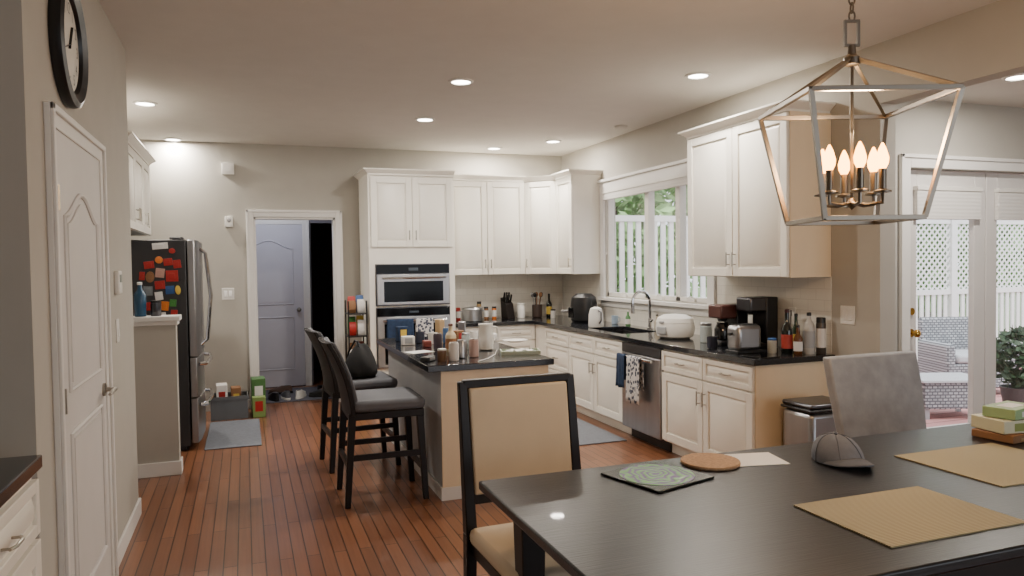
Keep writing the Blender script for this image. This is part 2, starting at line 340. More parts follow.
def cabinet(name, label, loc, rz, w, d, h, fronts, toe=0, crown=None, open_top=False):
    r = thing(name, label, 'cabinet', loc, rz); b = MB()
    if open_top:
        b.box(0, w, 0, d, toe, .60); b.box(0, w, 0, .03, .60, h); b.box(0, .018, .03, d, .60, h); b.box(w-.018, w, .03, d, .60, h)
    else: b.box(0, w, 0, d, toe, h)
    if toe: b.box(0, w, .07, d, 0, toe)
    b.build('body', cabm, r, bev=.002)
    for f in fronts: front(r, *f)
    if crown:
        l, rr = crown; b = MB()
        b.box(-.0, w+.0, -.024, d, h, h+.015)
        b.hexa([(0, -.022, h+.015), (w, -.022, h+.015), (w, d, h+.015), (0, d, h+.015)], [(-.045*l, -.065, h+.05), (w+.045*rr, -.065, h+.05), (w+.045*rr, d, h+.05), (-.045*l, d, h+.05)])
        b.box(-.05*l, w+.05*rr, -.07, d, h+.05, h+.062); b.build('crown_moulding', cabm, r)
    return r
UZ = 1.356; UH = 1.04; D = 'door'; W = 'drawer'
cabinet('wall_cabinet', 'white two-door upper cabinet on the back wall beside the tall oven cabinet', (2.10, 7.86, UZ), 0, .897, .325, UH, [(D, 0, .448, 0, UH, 'rb'), (D, .448, .897, 0, UH, 'lb')], crown=(0, 0))
r = thing('wall_cabinet', 'white corner upper cabinet with a single diagonal door', 'cabinet', (3.0, 7.86, UZ), -pi/4)
Ti = (TR(3.0, 7.86, -pi/4)).inverted()
pts = [Ti @ Vector(p) for p in ((3.0, 7.86, 0), (3.28, 7.58, 0), (3.608, 7.58, 0), (3.608, 8.187, 0), (3.0, 8.187, 0))]
b = MB(); b.prism(pts, 0, UH); b.build('body', cabm, r); front(r, D, .005, .39, 0, UH, 'lb')
b = MB(); L_ = .396; b.hexa([(0, -.022, UH), (L_, -.022, UH), (L_, .1, UH), (0, .1, UH)], [(-.02, -.065, UH+.05), (L_+.02, -.065, UH+.05), (L_+.02, .1, UH+.05), (-.02, .1, UH+.05)]); b.prism(pts, UH, UH+.06); b.build('crown_moulding', cabm, r)
cabinet('wall_cabinet', 'narrow white one-door upper cabinet between the corner cabinet and the window', (3.28, 7.578, UZ), -pi/2, .425, .327, UH, [(D, 0, .425, 0, UH, 'rb')], crown=(0, 1))
cabinet('wall_cabinet', 'large white two-door upper cabinet right of the window above the coffee machines', (3.28, 4.98, UZ), -pi/2, 1.13, .327, UH+.02, [(D, 0, .565, 0, UH+.02, 'rb'), (D, .565, 1.13, 0, UH+.02, 'lb')], crown=(1, 1))
cabinet('oven_cabinet', 'tall white cabinet housing the built-in ovens with two doors on top', (1.19, 7.57, 0), 0, .9, .615, 2.396, [(D, .02, .45, 1.66, 2.38, 'rb'), (D, .45, .88, 1.66, 2.38, 'lb'), (W, .02, .88, .12, .38, 'c')], toe=.1, crown=(1, 0))
cabinet('base_cabinet', 'white base cabinet with two drawers over two doors at the near end of the counter', (3.0, 4.92, 0), -pi/2, 1.08, .60, CT-.04, [(W, 0, .54, .64, .80, 'c'), (W, .54, 1.08, .64, .80, 'c'), (D, 0, .54, .11, .635, 'rt'), (D, .54, 1.08, .11, .635, 'lt')], toe=.1)
cabinet('base_cabinet', 'white sink base cabinet with two doors left of the dishwasher', (3.0, 6.645, 0), -pi/2, 1.10, .60, CT-.04, [(W, 0, .55, .64, .80, 'c'), (W, .55, 1.10, .64, .80, 'c'), (D, 0, .55, .11, .635, 'rt'), (D, .55, 1.10, .11, .635, 'lt')], toe=.1, open_top=True)
cabinet('base_cabinet', 'white drawer base cabinet in the counter run just beyond the sink cabinet', (3.0, 7.26, 0), -pi/2, .61, .60, CT-.04, [(W, 0, .61, .64, .80, 'c'), (W, 0, .61, .38, .635, 'c'), (W, 0, .61, .11, .375, 'c')], toe=.1)
cabinet('base_cabinet', 'plain white corner base cabinet where the two counters meet', (3.0, 7.58, 0), -pi/2, .315, .60, CT-.04, [], toe=.1)
cabinet('base_cabinet', 'white base cabinet with drawers under the back counter beside the ovens', (2.095, 7.585, 0), 0, .90, .60, CT-.04, [(W, 0, .45, .64, .80, 'c'), (W, .45, .90, .64, .80, 'c'), (D, 0, .45, .11, .635, 'rt'), (D, .45, .90, .11, .635, 'lt')], toe=.1)
b = MB(); b.box(0, .605, 0, .006, 0, CT-.04); tag(b.build('end_panel', endm, loc=(3.0, 3.832, 0)), 'cream end panel closing the near end of the kitchen base cabinets', 'panel')
b = MB(); b.box(0, .327, 0, .004, 0, UH+.02); tag(b.build('end_panel', endm, loc=(3.28, 3.844, UZ)), 'cream end panel on the near side of the large upper cabinet', 'panel')
cabinet('fridge_cabinet', 'white upper cabinet mounted above the refrigerator', (-.80, 5.95, 1.77), pi/2, 1.42, .44, .62, [(D, 0, .47, 0, .62, 'rb'), (D, .47, .95, 0, .62, 'lb'), (D, .95, 1.42, 0, .62, 'lb')], crown=(1, 1))
SY0, SY1, SX0, SX1 = 5.72, 6.42, 3.08, 3.47
b = MB(); z0, z1 = CT-.038, CT
b.box(2.965, XR-.009, 3.80, SY0, z0, z1); b.box(2.965, SX0, SY0, SY1, z0, z1); b.box(SX1, XR-.009, SY0, SY1, z0, z1); b.box(2.965, XR-.009, SY1, YB-.01, z0, z1); b.box(2.092, 2.965, 7.54, YB-.01, z0, z1)
tag(b.build('worktop', granite, bev=.004), 'long L-shaped dark granite worktop under the window', 'countertop')
b = MB(); t_ = .012; zz = CT-.2
b.box(SX0, SX1, SY0, SY1, zz, zz+t_); b.box(SX0, SX0+t_, SY0, SY1, zz, z0); b.box(SX1-t_, SX1, SY0, SY1, zz, z0); b.box(SX0, SX1, SY0, SY0+t_, zz, z0); b.box(SX0, SX1, SY1-t_, SY1, zz, z0)
tag(b.build('sink', M('black_sink', (30, 30, 32), .4)), 'dark undermount sink basin below the window', 'sink')
t = thing('faucet', 'tall arched chrome faucet behind the sink', 'faucet', (3.53, 6.02, CT))
b = MB(); b.lathe([(.028, 0), (.028, .01), (.018, .02), (.016, .10)]); b.build('base', chrome, t)
b = MB(); b.tube([(0, 0, .08), (0, 0, .26)]+[(-.09+.09*cos(a), 0, .26+.09*sin(a)) for a in [i*pi/10 for i in range(1, 11)]]+[(-.18, 0, .22)], .014, 10); b.build('spout', chrome, t)
b = MB(); b.cyl((-.18, 0, .23), (-.18, 0, .15), .016, .019); b.build('spray_head', chrome, t)
b = MB(); b.tube([(0, -.015, .07), (0, -.04, .08), (-.02, -.09, .10)], [.009, .008, .006]); b.build('lever', chrome, t)
t = thing('dishwasher', 'stainless steel dishwasher with two towels over its handle', 'dishwasher', (3.0, 5.54, 0), -pi/2)
b = MB(); b.box(.004, .614, 0, .58, .1, CT-.042); b.box(.004, .614, .06, .58, 0, .1); b.build('body', black, t)
b = MB(); b.box(.006, .612, -.03, -.001, .10, CT-.13); b.build('door', steel, t, bev=.006)
b = MB(); b.box(.006, .612, -.028, -.001, CT-.125, CT-.045); b.build('control_panel', steeld, t, bev=.004)
b = MB(); b.tube([(.05, -.075, .70), (.565, -.075, .70)], .011, 10); [b.cyl((x, -.03, .70), (x, -.075, .70), .008) for x in (.08, .535)]; b.build('handle', chrome, t)
def towel(label, T, w, front_len, back_len, mat, folds=3, amp=.008, r=.014, cat='towel'):
    b = MB(); n = 16; path = []
    for i in range(9): path.append((-r-.004, -front_len+front_len*i/8))
    for i in range(1, 7): a = pi-pi*i/7; path.append(((r+.004)*cos(a), (r+.002)*sin(a)))
    for i in range(9): path.append((r+.004, -back_len*i/8))
    vs = []; m = len(path)
    for j, (y, z) in enumerate(path):
        for i in range(n+1):
            u = i/n; k = max(0, min(1, -z/front_len)); vs.append((w*(u-.5)*(1+.06*k), y-(amp*k*(1+sin(u*folds*2*pi)) if y < 0 else 0)*1, z+.004*sin(u*9)*k))
    fs = [(j*(n+1)+i, j*(n+1)+i+1, (j+1)*(n+1)+i+1, (j+1)*(n+1)+i) for j in range(m-1) for i in range(n)]
    b.add(vs, fs); o = b.build('dish_towel', mat, solid=.003, ang=80); o.matrix_world = T; tag(o, label, cat); return o
def checks(name, c1, c2, s):
    m, t, o = nt(name); N = t.nodes; L = t.links; bb_ = N.new('ShaderNodeBsdfPrincipled'); L.new(bb_.outputs[0], o.inputs[0]); tc = N.new('ShaderNodeTexCoord')
    v = N.new('ShaderNodeTexVoronoi'); v.inputs['Scale'].default_value = s; v.distance = 'CHEBYCHEV'; L.new(tc.outputs['Object'], v.inputs['Vector']); r = N.new('ShaderNodeValToRGB'); r.color_ramp.interpolation = 'CONSTANT'
    r.color_ramp.elements[0].color = (*lin(c1), 1); r.color_ramp.elements[1].color = (*lin(c2), 1); r.color_ramp.elements[1].position = .36; L.new(v.outputs[0], r.inputs[0]); L.new(r.outputs[0], bb_.inputs['Base Color']); bb_.inputs['Roughness'].default_value = .9; return m
towblue = M('towel_blue', (34, 52, 80), .95, var=.2, scale=30); towpat = checks('towel_pattern', (70, 76, 92), (200, 198, 196), 34)
towel('plain blue dish towel on the left of the dishwasher handle', TR(3.0-.075, 5.44, -pi/2, .70), .13, .26, .2, towblue)
towel('white and navy patterned dish towel on the dishwasher handle', TR(3.0-.075, 5.23, -pi/2, .70), .20, .36, .25, towpat)
def oven(name, label, z0, z1, panel, cat='oven'):
    t = thing(name, label, cat, (1.25, 7.568, z0)); h = z1-z0; w = .78
    b = MB(); b.box(0, w, -.012, -.001, 0, h); b.build('frame', steeld, t, bev=.003)
    b = MB(); b.box(.01, w-.01, -.03, -.012, h-panel, h-.008); b.build('control_panel', ovenglass, t, bev=.003)
    b = MB(); b.box(.01, w-.01, -.045, -.012, .012, h-panel-.008); d = b.build('door', steel, t, bev=.005)
    b = MB(); b.box(.08, w-.08, -.048, -.045, .04, h-panel-.08); b.build('glass', ovenglass, d, bev=.002)
    b = MB(); b.tube([(.06, -.09, h-panel-.045), (w-.06, -.09, h-panel-.045)], .011, 10); [b.cyl((x, -.045, h-panel-.045), (x, -.09, h-panel-.045), .008) for x in (.09, w-.09)]; b.build('handle', chrome, d)
    b = MB(); b.box(w/2-.05, w/2+.05, -.0315, -.03, h-panel+.03, h-.04); b.build('display', M('display_blue', (50, 60, 70), .3), t)
    return t
oven('wall_microwave', 'built-in stainless microwave oven, the upper of the two wall units', 1.06, 1.49, .10, 'microwave')
oven('wall_oven', 'built-in stainless oven, the lower unit with towels on its handle', .42, 1.045, .09)
hz = .42+.625-.09-.045
towel('wide navy blue towel at the left of the lower oven handle', TR(1.25+.23, 7.568-.09, 0, hz), .27, .30, .2, towblue)
towel('white and grey patterned towel beside the navy one on the oven handle', TR(1.25+.48, 7.568-.09, 0, hz), .18, .24, .18, towpat)
# island
IX = 1.13
t = thing('island_cabinet', 'kitchen island base with cream end panel and grey side', 'kitchen island', (IX, 4.45, 0))
b = MB(); b.box(.008, .71, .012, 1.80, .08, CT-.041); b.box(.05, .67, .05, 1.76, 0, .08); b.build('body', cabm, t)
b = MB(); b.box(0, .72, 0, .012, 0, CT-.041); b.build('end_panel', endm, t)
b = MB(); b.box(0, .008, .012, 1.80, 0, CT-.041); b.build('side_panel', greypanel, t)
b = MB(); b.box(-.01, 0, -.008, 1.80, 0, .08); b.box(0, .72, -.008, 0, 0, .08); b.build('base_moulding', trimm, t)
b = MB(); b.box(1.04, 1.88, 4.42, 6.31, CT-.04, CT); tag(b.build('island_worktop', granite, bev=.004), 'dark granite top of the kitchen island covered with cans and dishes', 'countertop')
cabinet('side_cabinet', 'cream drawer cabinet at the lower left edge beside the pantry door', (-.61, 1.2, 0), pi/2, 1.34, .62, .87, [(W, 0, .67, .68, .85, 'c'), (W, .67, 1.34, .68, .85, 'c'), (D, 0, .67, .11, .67, 'rt'), (D, .67, 1.34, .11, .67, 'lt')], toe=.1)
b = MB(); b.box(-1.24, -.585, 1.18, 2.56, .872, .912); tag(b.build('side_worktop', granite, bev=.004), 'black stone top at the lower left edge of the photo', 'countertop')
# ---------------------------------------------------------------- FRIDGE
t = thing('refrigerator', 'stainless french-door refrigerator with a dark side covered in magnets', 'refrigerator', (-.44, 6.45, 0), pi/2)
b = MB(); b.box(0, .91, 0, .70, .04, 1.70); b.box(.03, .88, .03, .66, 0, .04); b.box(.05, .2, .02, .12, 1.70, 1.725); b.box(.71, .86, .02, .12, 1.70, 1.725); b.build('body', fridgeside, t, bev=.006)
for (x0, x1, z0, z1, hd) in ((.004, .452, .76, 1.70, 'v1'), (.458, .906, .76, 1.70, 'v0'), (.004, .906, .43, .752, 'h'), (.004, .906, .06, .422, 'h')):
    b = MB(); b.prism([(x0, -.01), (x0, -.06), (x0+(x1-x0)*.12, -.078), (x0+(x1-x0)*.5, -.088), (x1-(x1-x0)*.12, -.078), (x1, -.06), (x1, -.01)], z0, z1); d = b.build('door' if hd[0] == 'v' else 'drawer', steel, t, bev=.006)
    b = MB()
    if hd[0] == 'v':
        x = x1-.035 if hd == 'v1' else x0+.035; b.tube([(x, -.078, z0+.06), (x, -.125, z0+.10), (x, -.16, (z0+z1)/2), (x, -.125, z1-.10), (x, -.078, z1-.06)], .015, 8)
    else:
        z = z1-.06; b.tube([(x0+.06, -.075, z), (x0+.09, -.125, z), ((x0+x1)/2, -.15, z), (x1-.09, -.125, z), (x1-.06, -.075, z)], .015, 8)
    b.build('handle', chrome, d)
pk = M('pale_pink_photo', (190, 150, 136), .4); gp = M('grey_photo', (120, 126, 130), .4)
mg = [(160, 246, 14, 6, paper, 'white strip'), (149, 265, 9, 7, red, 'red square below the white strip'), (159, 260, 7, 7, orange, 'small orange square'), (168, 262, 8, 7, red, 'red oblong near the top middle'), (177, 264, 7, 8, red, 'red square by the front edge'), (172, 276, 11, 11, red, 'largest red'), (160, 273, 8, 9, pk, 'pale pink photo'), (150, 277, 8, 11, brown, 'brown photo'), (142, 276, 5, 8, red, 'narrow red at the left'), (160, 285, 9, 8, red, 'red square in the middle'), (148, 291, 8, 9, gp, 'grey photo'), (170, 290, 8, 8, blue, 'blue square'), (178, 290, 5, 9, yellow, 'narrow yellow'), (159, 296, 7, 8, paper, 'white square'), (152, 306, 10, 8, red, 'red oblong low on the left'), (165, 306, 7, 9, orange, 'lower orange'), (173, 303, 6, 7, green, 'green square'), (172, 251, 6, 5, red, 'smallest red'), (174, 316, 6, 12, red, 'long red'), (161, 316, 9, 7, paper, 'lowest white oblong')]
for i, (px, py, w, h, m, nm) in enumerate(mg):
    p = pyy(px, py, 6.449); k = 6.0/740; b = MB(Matrix.Rotation(random.uniform(-.15, .15), 4, 'Y'))
    if i % 5 == 2: b.prism_xz([(w*k/2*cos(2*pi*j/14), h*k/2*sin(2*pi*j/14)) for j in range(14)], -.006, .0005)
    else: b.box(-w*k/2, w*k/2, -.005, .0005, -h*k/2, h*k/2)
    b.box(-w*k/4, w*k/4, -.0075, -.005, -h*k/4, h*k/4)
    tag(b.build('fridge_magnet', m, loc=p, bev=.0015), nm+' magnet on the dark side of the refrigerator', 'magnet', 'magnets on the refrigerator side')
def bottle(name, label, loc, r, h, m, cap, lab=None, neck=.4, cat='bottle'):
    t = thing(name, label, cat, loc)
    s = h*(1-neck); b = MB(); b.lathe([(r*.9, 0), (r, .006), (r, s*.9), (r*.85, s), (r*.42, s+h*neck*.3), (r*.36, h*.94)]); b.build('body', m, t)
    b = MB(); b.lathe([(r*.42, h*.93), (r*.42, h), (r*.3, h+.003)], 14); b.build('cap', cap, t)
    if lab: b = MB(); b.lathe([(r+.001, s*.2), (r+.001, s*.75)], 24); b.build('paper_label', lab, t)
    return t
def jar(name, label, loc, r, h, m, cap, lab=None, cat='jar'):
    t = thing(name, label, cat, loc)
    b = MB(); b.lathe([(r*.92, 0), (r, .005), (r, h*.82), (r*.9, h*.86)]); b.build('body', m, t)
    b = MB(); b.lathe([(r*.95, h*.86), (r*.95, h*.98), (r*.88, h)], 20); b.build('lid', cap, t)
    if lab: b = MB(); b.lathe([(r+.001, h*.18), (r+.001, h*.7)], 24); b.build('paper_label', lab, t)
    return t
bottle('bottle', 'blue bottle standing on the half wall cap in front of the refrigerator', (-.70, 5.81, 1.135), .04, .24, M('blue_bottle', (40, 80, 110), .2), white, None, .3)
jar('jar', 'grey squat jar on the half wall cap beside the blue bottle', (-.60, 5.81, 1.135), .035, .11, steeld, black)
# ---------------------------------------------------------------- WALL DEVICES
def plate(label, M4, w=.075, h=.12, n=1):
    t = thing('switch_plate', label, 'light switch'); t.matrix_world = M4
    b = MB(); b.box(-w/2, w/2, -.006, 0, -h/2, h/2); b.build('cover', white, t, bev=.003)
    for i in range(n):
        x = (i-(n-1)/2)*.045; b = MB(); b.hexa([(x-.016, -.006, -.033), (x+.016, -.006, -.033), (x+.016, -.006, .033), (x-.016, -.006, .033)], [(x-.014, -.012, -.03), (x+.014, -.012, -.03), (x+.014, -.008, .03), (x-.014, -.008, .03)]); b.build('rocker', paper, t)
p = pyy(228, 294, YB); plate('double white switch plate on the back wall left of the doorway', TR(p.x, p.y, 0, p.z), .12, .12, 2)
p = pxx(848, 315, XR); plate('white switch plate on the right wall past the end of the counter', TR(XR, p.y, -pi/2, p.z), .12, .12, 2)
plate('lower white switch plate on the wall beside the pantry door', TR(XL, 4.3, pi/2, 1.15))
plate('white outlet plate on the tile behind the coffee machines', TR(XR-.008, 4.2, -pi/2, 1.08))
p = pyy(228, 169, YB); t = thing('door_chime', 'small white chime box high on the back wall', 'chime', (p.x, p.y, p.z)); b = MB(); b.box(-.06, .06, -.04, 0, -.06, .06); b.build('case', white, t, bev=.006); b = MB(); b.box(-.035, .035, -.044, -.04, -.03, .03); b.build('grille', trimm, t)
p = pyy(229, 222, YB); t = thing('alarm_sensor', 'small white sensor box on the back wall above the switch plate', 'sensor', (p.x, p.y, p.z)); b = MB(); b.box(-.04, .04, -.035, 0, -.055, .055); b.build('case', white, t, bev=.008); b = MB(); b.ell((0, -.036, .015), .02, .008, .02, 12, 8); b.build('lens', M('grey_lens', (150, 150, 150), .3), t)
t = thing('thermostat', 'white thermostat above the lower switch by the pantry door', 'thermostat'); t.matrix_world = TR(XL, 4.3, pi/2, 1.40); b = MB(); b.box(-.05, .05, -.025, 0, -.06, .06); b.build('case', white, t, bev=.006); b = MB(); b.box(-.03, .03, -.027, -.025, 0, .04); b.build('screen', M('lcd', (120, 130, 120), .3), t)
t = thing('wall_clock', 'large round black wall clock above the pantry door', 'clock', (XL, 3.25, 2.325), pi/2)
def lathe_y(prof, n=48):
    b = MB(Matrix.Rotation(pi/2, 4, 'X')); b.lathe(prof, n); return b
b = lathe_y([(.0, .001), (.235, .001), (.24, .02), (.235, .04), (.215, .048), (.185, .034), (.178, .012), (.0, .012)]); b.build('rim', black, t)
b = lathe_y([(.0, .013), (.176, .013), (.176, .02), (.0, .02)]); b.build('dial', M('clock_dial', (214, 210, 200), .6), t)
nb = MB()
for k in range(12):
    a = pi/2-2*pi*(k+1)/12
    cu = bpy.data.curves.new('n', 'FONT'); cu.body = str(k+1); cu.size = .06; cu.align_x = 'CENTER'; cu.align_y = 'CENTER'; ob = bpy.data.objects.new('n', cu); col.objects.link(ob)
    bpy.context.view_layer.update(); dg = bpy.context.evaluated_depsgraph_get(); oe = ob.evaluated_get(dg); me = oe.to_mesh()
    T = Matrix.Translation((.14*cos(a), -.0213, .14*sin(a))) @ Matrix.Rotation(pi/2, 4, 'X')
    nb.add([T @ v.co for v in me.vertices], [tuple(p.vertices) for p in me.polygons]); oe.to_mesh_clear(); bpy.data.objects.remove(ob); bpy.data.curves.remove(cu)
nb.build('numerals', black, t)
for (L_, a, w) in ((.09, R(60), .010), (.125, R(200), .007)):
    b = MB(); b.beam((-.02*cos(a), -.024, -.02*sin(a)), (L_*cos(a), -.024, L_*sin(a)), .002, w, up=(0, 1, 0)); b.build('hand', black, t)
# ---------------------------------------------------------------- CEILING LIGHTS
pos = [((145, 103), CE, 'near the black clock'), ((461, 81), CE, 'above the island, largest of the middle row'), ((698, 75), CE, 'in front of the window wall'), ((425, 119), CE, 'in the middle of the ceiling, second row'), ((173, 139), CE, 'nearest the refrigerator'), ((494, 148), CE, 'above the back upper cabinets'), ((553, 141), CE, 'closest to the back right corner'), ((1019, 76), 2.56, 'in the lower ceiling by the glass doors')]
base = None
for (p_, z_, d_) in pos:
    p = pz(p_[0], p_[1], z_)
    if base is None:
        t = thing('recessed_light', '', 'ceiling light', (p.x, p.y, z_))
        b = MB(); b.lathe([(.065, -.001), (.09, -.001), (.088, -.008), (.068, -.012), (.065, -.001)], 28); b.build('trim_ring', trimm, t)
        b = MB(); b.lathe([(.0, -.004), (.066, -.004), (.066, -.006), (.0, -.006)], 28); b.build('lens', lamp_on, t); base = t
    else: t = dup(base, (p.x, p.y, z_))
    t['label'] = 'lit recessed ceiling light '+d_
    ld = bpy.data.lights.new('downlight', 'AREA'); ld.shape = 'DISK'; ld.size = .14; ld.energy = 28; ld.color = (1, .92, .82); lo = bpy.data.objects.new('downlight', ld); col.objects.link(lo); lo.location = (p.x, p.y, z_-.02)
p = pz(621, 126, CE); b = MB(); b.lathe([(.06, 0), (.06, -.015), (.045, -.03), (0, -.032)]); tag(b.build('smoke_detector', ceilm, loc=(p.x, p.y, CE-.001)), 'small round smoke detector on the ceiling near the window', 'smoke detector')
# ---------------------------------------------------------------- PENDANT LANTERN
LX, LY = 1.930, 1.963
t = thing('pendant_lantern', 'open metal lantern chandelier hanging over the dining table', 'chandelier', (LX, LY, 1.595), -PSI)
zu, za, su, sl = .39, .535, .230, .158
b = MB(); U4 = [(-su, -su, zu), (su, -su, zu), (su, su, zu), (-su, su, zu)]; L4 = [(-sl, -sl, 0), (sl, -sl, 0), (sl, sl, 0), (-sl, sl, 0)]
for i in range(4): b.beam(U4[i], U4[(i+1) % 4], .015, .015)
b.build('top_frame', brass, t, bev=.001)
b = MB()
for i in range(4): b.beam(L4[i], L4[(i+1) % 4], .015, .015)
b.build('bottom_frame', brass, t, bev=.001)
for i in range(4):
    b = MB(); b.beam(L4[i], U4[i], .015, .014, up=(1, 0, 0)); b.build('corner_bar', brass, t)
    b = MB(); b.beam(U4[i], (U4[i][0]*.06, U4[i][1]*.06, za), .015, .010, up=(1, 0, 0)); b.build('roof_bar', brass, t)
b = MB(); b.lathe([(.012, za-.02), (.026, za-.015), (.026, za+.008), (.014, za+.02), (.012, za+.05)], 16); b.beam((-.022, 0, za+.05), (-.022, 0, za+.13), .009); b.beam((.022, 0, za+.05), (.022, 0, za+.13), .009); b.beam((-.026, 0, za+.05), (.026, 0, za+.05), .009); b.beam((-.026, 0, za+.13), (.026, 0, za+.13), .009); b.build('hub', brass, t)
b = MB(); z = za+.13; i = 0
while z < CE-1.595-.03:
    a = (i % 2)*pi/2; c = []
    for k in range(12): q = 2*pi*k/12; c.append((.010*cos(q)*cos(a), .010*cos(q)*sin(a), z+.016+.018*sin(q)))
    b.tube(c, .003, 6, closed=True); z += .028; i += 1
b.build('chain', brass, t)
b = MB(); b.lathe([(.0, CE-1.595-.03), (.03, CE-1.595-.028), (.06, CE-1.595-.008), (.062, CE-1.595-.001)], 24); b.build('ceiling_canopy', brass, t)
b = MB(); b.cyl((0, 0, za), (0, 0, .05), .006, n=10); b.lathe([(.0, .035), (.012, .045), (.016, .06), (.008, .075)], 14); b.build('stem', brass, t)
for k in range(6):
    a = 2*pi*k/6+.35; x, y = .095*cos(a), .095*sin(a)
    b = MB(); b.tube([(0, 0, .06), (x*.5, y*.5, .05), (x, y, .055), (x, y, .09)], .006, 8); b.lathe([(.008, .085), (.028, .088), (.028, .093), (.012, .099)], 16, (x, y, 0)); b.build('arm', brass, t)
    b = MB(); b.cyl((x, y, .096), (x, y, .165), .012); s_ = b.build('candle_sleeve', brass, t)
    b = MB(); b.lathe([(.010, .165), (.018, .182), (.020, .200), (.012, .23), (.003, .25)], 16, (x, y, 0)); b.build('bulb', bulb_on, s_)
ld = bpy.data.lights.new('lantern_light', 'POINT'); ld.energy = 46; ld.shadow_soft_size = .09; ld.color = (1, .66, .36); lo = bpy.data.objects.new('lantern_light', ld); col.objects.link(lo); lo.location = (LX, LY, 1.595+.30)
# ---------------------------------------------------------------- DINING TABLE
TZ = .76
t = thing('dining_table', 'long black wooden dining table in the foreground', 'table', (.70, 1.255, 0))
TL, TW = 2.55, 1.035
b = MB(); b.box(0, TL, 0, TW, TZ-.03, TZ); b.build('tabletop', tablem, t, bev=.006)
b = MB(); b.box(.10, TL-.10, .09, .112, TZ-.13, TZ-.03); b.box(.10, TL-.10, TW-.112, TW-.09, TZ-.13, TZ-.03); b.box(.10, .122, .112, TW-.112, TZ-.13, TZ-.03); b.box(TL-.122, TL-.10, .112, TW-.112, TZ-.13, TZ-.03); b.build('apron', espresso, t)
for x in (.13, TL-.13):
    for y in (.12, TW-.12): b = MB(); b.taper((x, y, 0), (x, y, TZ-.03), .055, .055, .085, .085); b.build('leg', espresso, t, bev=.004)
# ---------------------------------------------------------------- CHAIRS
def cream_chair(label, loc, rz):
    t = thing('dining_chair', label, 'chair', loc, rz); w = .225
    for s in (-1, 1):
        b = MB(); b.taper((s*w, .03, 0), (s*w, -.0, .46), .035, .04, .042, .05); b.taper((s*w, 0, .46), (s*w, .07, 1.02), .042, .05, .034, .03); b.build('back_post', espresso, t, bev=.004)
        b = MB(); b.taper((s*w, -.44, 0), (s*w, -.44, .42), .03, .03, .045, .045); b.build('leg', espresso, t, bev=.004)
    b = MB(); b.beam((-w, .068, 1.01), (w, .068, 1.01), .03, .032); b.build('top_rail', espresso, t, bev=.004)
    b = MB(); b.beam((-w, .012, .585), (w, .012, .585), .025, .04); b.build('lower_rail', espresso, t, bev=.004)
    b = MB(); P = lambda x, z, o: (x, .122*(z-.46)-.002+o, z)
    b.hexa([P(-w+.02, .60, -.02), P(w-.02, .60, -.02), P(w-.02, .60, .02), P(-w+.02, .60, .02)], [P(-w+.02, .995, -.02), P(w-.02, .995, -.02), P(w-.02, .995, .02), P(-w+.02, .995, .02)]); b.build('back_cushion', creamfab, t, bev=.008)
    b = MB(); b.box(-w, w, -.46, .0, .38, .425); b.build('seat_frame', espresso, t, bev=.004)
    b = MB(); b.box(-w-.01, w+.01, -.47, .0, .425, .485); b.build('seat_cushion', creamfab, t, bev=.02)
    return t
cream_chair('dark-framed dining chair with cream upholstered back at the left end of the black table', (.995, 2.64, 0), R(2))
def grey_chair(label, loc, rz):
    t = thing('dining_chair', label, 'chair', loc, rz); w = .28
    b = MB(); rings = []
    for i in range(9):
        z = .44+.56*i/8; y = .02+.10*(i/8)**1.3; ww = w*(.90+.10*min(1, i/6)); rings.append([(-ww, y-.015, z), (-ww*.5, y-.010, z), (0, y-.008, z), (ww*.5, y-.010, z), (ww, y-.015, z), (ww, y+.035, z), (0, y+.045, z), (-ww, y+.035, z)])
    b.loft(rings); b.build('backrest', greylea, t, bev=.01, ang=60)
    b = MB(); b.box(-w, w, -.46, .02, .40, .49); b.build('seat', greylea, t, bev=.025)
    for s in (-1, 1):
        for y in (-.42, .02): b = MB(); b.taper((s*.21, y+(.03 if y > 0 else 0), 0), (s*.21, y, .41), .028, .028, .045, .045); b.build('leg', espresso, t, bev=.004)
grey_chair('grey velvet dining chair with a plain padded back behind the black table', (2.88, 2.68, 0), R(1))
def stool(label, loc, rz):
    t = thing('bar_stool', label, 'bar stool', loc, rz, ); w = .21
    for s in (-1, 1):
        b = MB(); b.taper((s*w, -.24, 0), (s*(w-.015), -.21, .57), .034, .034, .045, .045); b.build('leg', espresso, t, bev=.004)
        b = MB(); b.taper((s*w, .245, 0), (s*(w-.01), .205, .57), .034, .034, .045, .045); b.build('leg', espresso, t, bev=.004)
        b = MB(); b.beam((s*w, -.225, .30), (s*w, .228, .30), .022, .034); b.build('stretcher', espresso, t)
    b = MB(); b.beam((-w, -.228, .20), (w, -.228, .20), .022, .034); b.build('foot_rail', espresso, t)
    b = MB(); b.beam((-w, .235, .26), (w, .235, .26), .022, .034); b.build('rear_rail', espresso, t)
    b = MB(); b.box(-.225, .225, -.235, .225, .53, .575); b.build('seat_frame', espresso, t, bev=.004)
    b = MB(); b.box(-.235, .235, -.245, .20, .575, .645); b.build('seat', greyfab, t, bev=.025)
    def prof(o0, o1, ww):
        r_ = []
        for i in range(10):
            f = i/9; z = .56+.45*f; y = .20+.02*f+.12*f*f; a = ww
            r_.append([(-a, y-.02+o0, z), (-a*.5, y-.004+o0, z), (0, y+o0, z), (a*.5, y-.004+o0, z), (a, y-.02+o0, z), (a, y-.02+o1, z), (a*.5, y-.004+o1, z), (0, y+o1, z), (-a*.5, y-.004+o1, z), (-a, y-.02+o1, z)])
        return r_
    b = MB(); b.loft(prof(.006, .035, .232)); b.build('back_shell', espresso, t, bev=.006, ang=60)
    b = MB(); b.loft(prof(-.02, .006, .205)); b.build('back_cushion', greyfab, t, bev=.008, ang=60)
    return t
